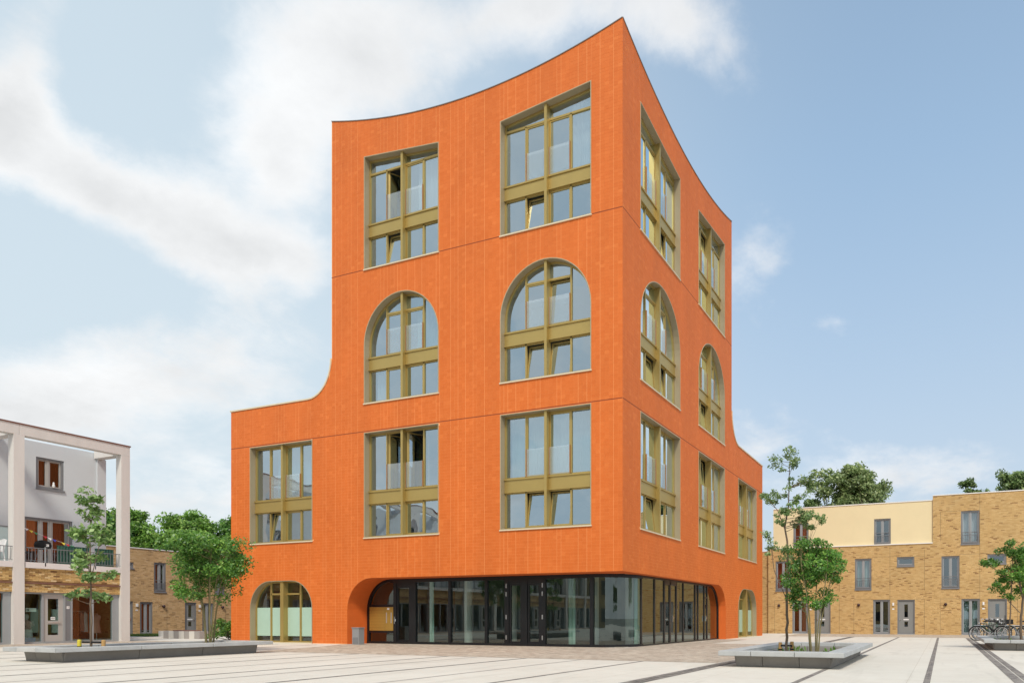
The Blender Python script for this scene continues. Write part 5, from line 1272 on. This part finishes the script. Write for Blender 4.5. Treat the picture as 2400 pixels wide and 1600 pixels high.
# tree stakes with rubber ties
def stake(x, y, h, label, m='stake_wood'):
    t = thing('tree_stake', label, 'stake', (x, y, .16), 'short wooden tree stakes in the planters')
    q = MB(); q.lathe([(.045, 0), (.045, h - .02), (.038, h)], (x, y, .1), 10); q.obj('post', m, t)
    q = MB(); q.lathe([(.048, h*.5), (.05, h*.5 + .04)], (x, y, .1), 10); q.obj('band', 'rubber', t)
stake(-10.95, -10.5, .42, 'short stake nearest the shop door in the long planter', 'paint_yellow'); stake(-10.1, -10.4, .42, 'short orange stake on the orange tower side of the slender tree')
stake(6.72, -4.95, .40, 'short stake on the tower side of the tall thin tree'); stake(7.0, -4.9, .42, 'short brown stake on the bushy tree side of the tall thin tree')
q = MB(); q.box(-10.92, -10.12, -10.46, -10.42, .43, .48); tag(q.obj('tree_tie', 'rubber'), 'black rubber strap tying the slender tree between two stakes', 'strap')
q = MB(); q.box(6.7, 7.02, -4.99, -4.96, .40, .44); tag(q.obj('tree_tie', 'rubber'), 'black rubber strap round the tall thin tree in the right planter', 'strap')

# background trees
def big_tree(label, x, y, top, cw, chh, m, seed, n=60, per=170, leaf=.30, group=None, bm='bark_dark', crad=.78, lobes=13, open_=False):
    rg = random.Random(seed); cl = []; n = int(n * 1.45) if crad == .78 else n; per = int(per * .8) if crad == .78 else per
    cz = top - chh/2
    for k in range(lobes):
        a = rg.uniform(0, 6.28); d = rg.uniform(.25, .62)*cw/2; zz = cz + rg.uniform(-.38, .30)*chh
        cl.append((math.cos(a)*d, math.sin(a)*d, zz, cw*.20*rg.uniform(.8, 1.25), chh*.17, max(2, n//lobes)))
    cl.append((0, 0, cz, cw*.3, chh*.38, n//3)); cl.append((0, 0, top - chh*.2, cw*.2, chh*.12, n//6))
    st = [[(0, 0, 0, .28), (.1, 0, top*.3, .24), (0, .1, top*.55, .16), (.2, 0, top*.8, .06)]]
    for k in range(4): a = k*1.6 + rg.uniform(0, .6); st.append([(0, 0, top*.28, .16), (math.cos(a)*cw*.15, math.sin(a)*cw*.15, top*.5, .10), (math.cos(a)*cw*.32, math.sin(a)*cw*.32, top*.72, .03)])
    tree(label, (x, y, 0), st, cl, per, leaf, m, bm, seed, group, name='broadleaf_tree', crad=crad, trunk_seg=6)
GL = 'trees behind the left terrace'
big_tree('tall dark tree showing between the white building and its end column', -50, 10.8, 10.0, 5.5, 7.0, 'leaf_deep', 101, n=60, group=GL)
big_tree('rounded green tree directly right of the white end column', -52, 14.3, 10.6, 5.6, 8, 'leaf_fresh', 102, n=84, group=GL)
big_tree('lower bushy tree filling the dip between the taller crowns', -47, 15.6, 8.6, 5.5, 6, 'leaf_fresh', 103, n=70, group=GL)
big_tree('highest rounded tree behind the brick terrace roof', -52, 19.2, 11.0, 5.6, 8, 'leaf_fresh', 104, n=90, group=GL)
big_tree('dark tree touching the left edge of the orange tower', -51, 23.2, 10.9, 6.0, 8, 'leaf_deep', 105, n=80, group=GL)
big_tree('low tree in front of the taller ones behind the brick terrace', -46.5, 19.5, 8.4, 4.6, 5, 'leaf_fresh', 106, n=50, group=GL)
GR = 'trees behind the cream topped houses'
big_tree('big maple with pale seed clusters behind the cream topped houses', 2.7, 44, 15.9, 8.0, 9.0, 'leaf_maple', 111, n=170, per=105, leaf=.34, group=GR, crad=.85, lobes=18)
big_tree('smaller maple peeking out left of the big one behind the planter tree', -1.2, 43, 12.4, 3.6, 4.5, 'leaf_olive', 112, n=36, group=GR, crad=.6)
big_tree('small open crowned tree above the left part of the tall brick roof', 12.6, 44, 13.5, 2.5, 3.6, 'leaf_olive', 113, n=24, per=80, leaf=.28, group=GR, crad=.42)
big_tree('wide open crowned tree above the right part of the tall brick roof', 16.4, 44, 13.9, 6.2, 3.9, 'leaf_olive', 114, n=50, per=90, leaf=.28, group=GR, crad=.50, lobes=12)
# shrub by the tower's left corner
sh = thing('shrub', 'dark low shrub against the left corner of the orange tower', 'shrub', (-22.4, 1.6, 0))
rng = np.random.default_rng(9); cc = [(-22.4 + rng.normal()*.45, 1.7 + rng.normal()*.35, rng.uniform(.15, .95)) for _ in range(40)]
V, F = leaves(rng, cc, [.20]*40, 60, .12); link('foliage', fast_mesh('foliage', V, F, 'leaf_deep'), sh)
q = MB()
for c in cc[:16]: q.tube([(-22.4, 1.7, 0), c], [.012, .005], 4)
q.obj('stems', 'bark_dark', sh)

# ------------------------------------------------------------------ grass, kerb, bench
sheet('lawn_soil', 'soil', -36.8, -28.8, 1.8, 24, .006)
rng = np.random.default_rng(13); n = 14000
P = np.stack([rng.uniform(-36.7, -28.9, n), rng.uniform(1.9, 12, n), np.full(n, .006)], 1); h = rng.uniform(.05, .16, n); a = rng.uniform(0, 6.28, n); w_ = .02
V = np.stack([P + np.stack([np.cos(a)*w_, np.sin(a)*w_, 0*a], 1), P - np.stack([np.cos(a)*w_, np.sin(a)*w_, 0*a], 1), P + np.stack([rng.normal(size=n)*.02, rng.normal(size=n)*.02, h], 1), P + np.stack([np.cos(a)*w_*1.2, np.sin(a)*w_*1.2, h*.5], 1)], 1).reshape(-1, 3)
go = link('grass', fast_mesh('grass', V, np.arange(n*4).reshape(-1, 4), 'grass')); go['kind'] = 'stuff'; go['label'] = 'strip of rough green grass before the left brick terrace'; go['category'] = 'grass'
kb = MB(); kb.box(-28.8, -28.6, .3, 24, 0, .10); kb.box(-36.8, -28.8, 1.6, 1.8, 0, .10); o = kb.obj('kerb', 'white_coping'); o['kind'] = 'structure'
bn = thing('bench', 'low stone bench of alternating pale and grey blocks on the far lawn edge', 'bench', (-27.3, 2.7, 0))
for k in range(8):
    f0, f1 = k/8, (k+1)/8; x0 = -29.0 + 3.3*f0; x1 = -29.0 + 3.3*f1 - .01; y0 = 2.0
    box_obj('block', 'bench_stone_pale' if k % 2 == 0 or k == 2 else 'bench_stone_grey', bn, x0, x1, 2.45, 2.95, 0, .40)
q = MB(); q.box(-27.9, -26.3, 2.5, 2.9, .402, .45); q.obj('seat', 'brown_coping', bn)

# ------------------------------------------------------------------ bicycles
def bicycle(label, x, y, rot, fmat='bike_black', lean=.06, extra=None):
    t = thing('bicycle', label, 'bicycle', (x, y, 0), 'bicycles parked beside the planter')
    WL[t.name] = Vector((0, 0, 0))
    def part(q, name, m, par=t, smooth=False):
        me = q.mesh(name, m)
        if smooth: me.polygons.foreach_set('use_smooth', [True]*len(me.polygons))
        o = bpy.data.objects.new(name, me); COL.objects.link(o); o.parent = par; return o
    for cx_ in (-.55, .55):
        def circ(r, n=28): return [(cx_ + r*math.cos(2*math.pi*k/n), 0, .35 + r*math.sin(2*math.pi*k/n)) for k in range(n + 1)]
        q = MB(); q.tube(circ(.335), .018, 6); wh = part(q, 'wheel', 'rubber')
        q = MB(); q.tube(circ(.308), .010, 5); part(q, 'rim', 'chrome', wh)
        q = MB()
        for k in range(16): a = 2*math.pi*k/16; q.tube([(cx_, .02*(-1)**k, .35), (cx_ + .305*math.cos(a), 0, .35 + .305*math.sin(a))], .0022, 3)
        q.tube([(cx_, -.05, .35), (cx_, .05, .35)], .02, 6); part(q, 'spokes', 'steel', wh)
        q = MB(); q.tube([(cx_ + .365*math.cos(R(a)), 0, .35 + .365*math.sin(R(a))) for a in range(20 if cx_ > 0 else 10, 175, 15)], .016, 4); part(q, 'mudguard', fmat)
    q = MB(); bb = (-.08, 0, .30); seat = (-.24, 0, .82); head = (.36, 0, .86); headl = (.40, 0, .68); rear = (-.55, 0, .35); front = (.55, 0, .35)
    q.tube([bb, seat], .017); q.tube([bb, headl], .02); q.tube([(-.20, 0, .70), head], .018); q.tube([headl, head], .022)
    for s in (-.045, .045): q.tube([(bb[0], s, bb[2]), (rear[0], s, rear[2])], .011); q.tube([(-.21, s*.5, .72), (rear[0], s, rear[2])], .010); q.tube([(headl[0], s*.8, headl[2]), (front[0], s, front[2])], .012)
    part(q, 'frame', fmat)
    q = MB(); q.tube([head, (.33, 0, 1.0)], .014); q.tube([(.12, -.28, 1.0), (.28, -.25, 1.06), (.34, -.06, 1.02), (.34, .06, 1.02), (.28, .25, 1.06), (.12, .28, 1.0)], .012); hb = part(q, 'handlebar', 'chrome')
    q = MB()
    for s in (-.275, .275): q = MB(); q.tube([(.20, s*.97, 1.03), (.09, s*1.02, .99)], .019); part(q, 'grip', 'rubber', hb)
    q = MB(); q.tube([seat, (-.26, 0, .92)], .013); q.lathe([(.05, 0), (.10, .03), (.09, .06), (.03, .07)], (-.28, 0, .90), 8); q.tube([(-.28, 0, .945), (-.12, 0, .945)], [.06, .025], 6); part(q, 'saddle', 'rubber')
    q = MB()
    for s in (-.06, .06): q.tube([(-.25, s, .74), (-.80, s, .74)], .006, 4); q.tube([(-.72, s, .74), (rear[0], s, rear[2])], .006, 4)
    for k in range(4): xx = -.32 - k*.14; q.tube([(xx, -.06, .74), (xx, .06, .74)], .006, 4)
    part(q, 'carrier', 'steel')
    q = MB(); q.tube([(bb[0] + .09*math.cos(a), -.05, bb[2] + .09*math.sin(a)) for a in [2*math.pi*k/12 for k in range(13)]], .006, 4); q.tube([(bb[0], -.06, bb[2]), (bb[0] + .12, -.08, bb[2] - .1)], .009, 4); q.tube([(bb[0], .06, bb[2]), (bb[0] - .12, .08, bb[2] + .1)], .009, 4)
    part(q, 'crank', 'steel')
    q = MB(); q.lathe([(.03, 0), (.035, .05), (.01, .07)], (.43, 0, .82), 8); part(q, 'headlight', 'chrome')
    if extra == 'childseat':
        q = MB(); q.box(-.68, -.42, -.14, .14, .76, .82); q.box(-.72, -.68, -.14, .14, .78, 1.22); part(q, 'child_seat', 'rubber')
    if extra == 'bags':
        q = MB(); q.box(-.80, -.42, .08, .20, .42, .74); q.box(-.80, -.42, -.20, -.08, .42, .74); part(q, 'pannier', 'bike_purple')
    if extra == 'crate':
        q = MB(); q.box(.42, .74, -.16, .16, .80, .82)
        for (a, b, c, d) in ((.42, .43, -.16, .16), (.73, .74, -.16, .16), (.42, .74, -.16, -.15), (.42, .74, .15, .16)): q.box(a, b, c, d, .82, 1.02)
        part(q, 'crate', 'bike_black')
    t.rotation_euler = (lean, 0, rot)
BK = [(12.50, 14.3, 3.02, 'bike_black', 'childseat', 'black bicycle with a rear child seat, front of the row by the planter'),
      (12.65, 14.9, .06, 'bike_black', None, 'second black bicycle of the row with chrome handlebar'),
      (12.72, 15.5, 3.20, 'bike_green', None, 'dark green bicycle in the middle of the left hand row'),
      (12.95, 16.1, .0, 'bike_black', 'crate', 'black bicycle carrying a front crate'),
      (13.05, 16.8, 3.1, 'bike_green', None, 'green framed bicycle at the back of the left hand row'),
      (14.35, 15.2, .12, 'bike_black', None, 'black bicycle standing in front of the grey house door'),
      (14.75, 16.0, 3.05, 'bike_black', 'bags', 'bicycle with purple side bags behind the planter'),
      (14.85, 16.7, .1, 'bike_lime', None, 'lime yellow bicycle behind the planter tree trunk')]
for x, y, rot, m_, ex, lab in BK: bicycle(lab, x, y, rot, m_, random.uniform(.03, .09), ex)

# ------------------------------------------------------------------ far side of the square (seen mirrored in the glass)
fb = thing('brick_building', 'long low brick building closing the square behind the viewer', 'building', (-8, -52, 0))
q = MB(); q.box(-40, 12, -60, -50, 0, 6.0); q.obj('wall', 'yellow_brick_x', fb)
q = MB(); q.box(-40.1, 12.1, -60.1, -49.9, 6.002, 6.2); q.obj('coping', 'white_coping', fb)
for k in range(12):
    for z in (.6, 3.7): q = MB(); q.box(-38 + k*4.1, -36.2 + k*4.1, -49.99, -49.94, z, z + 1.6); q.obj('window', 'black_frame', fb)
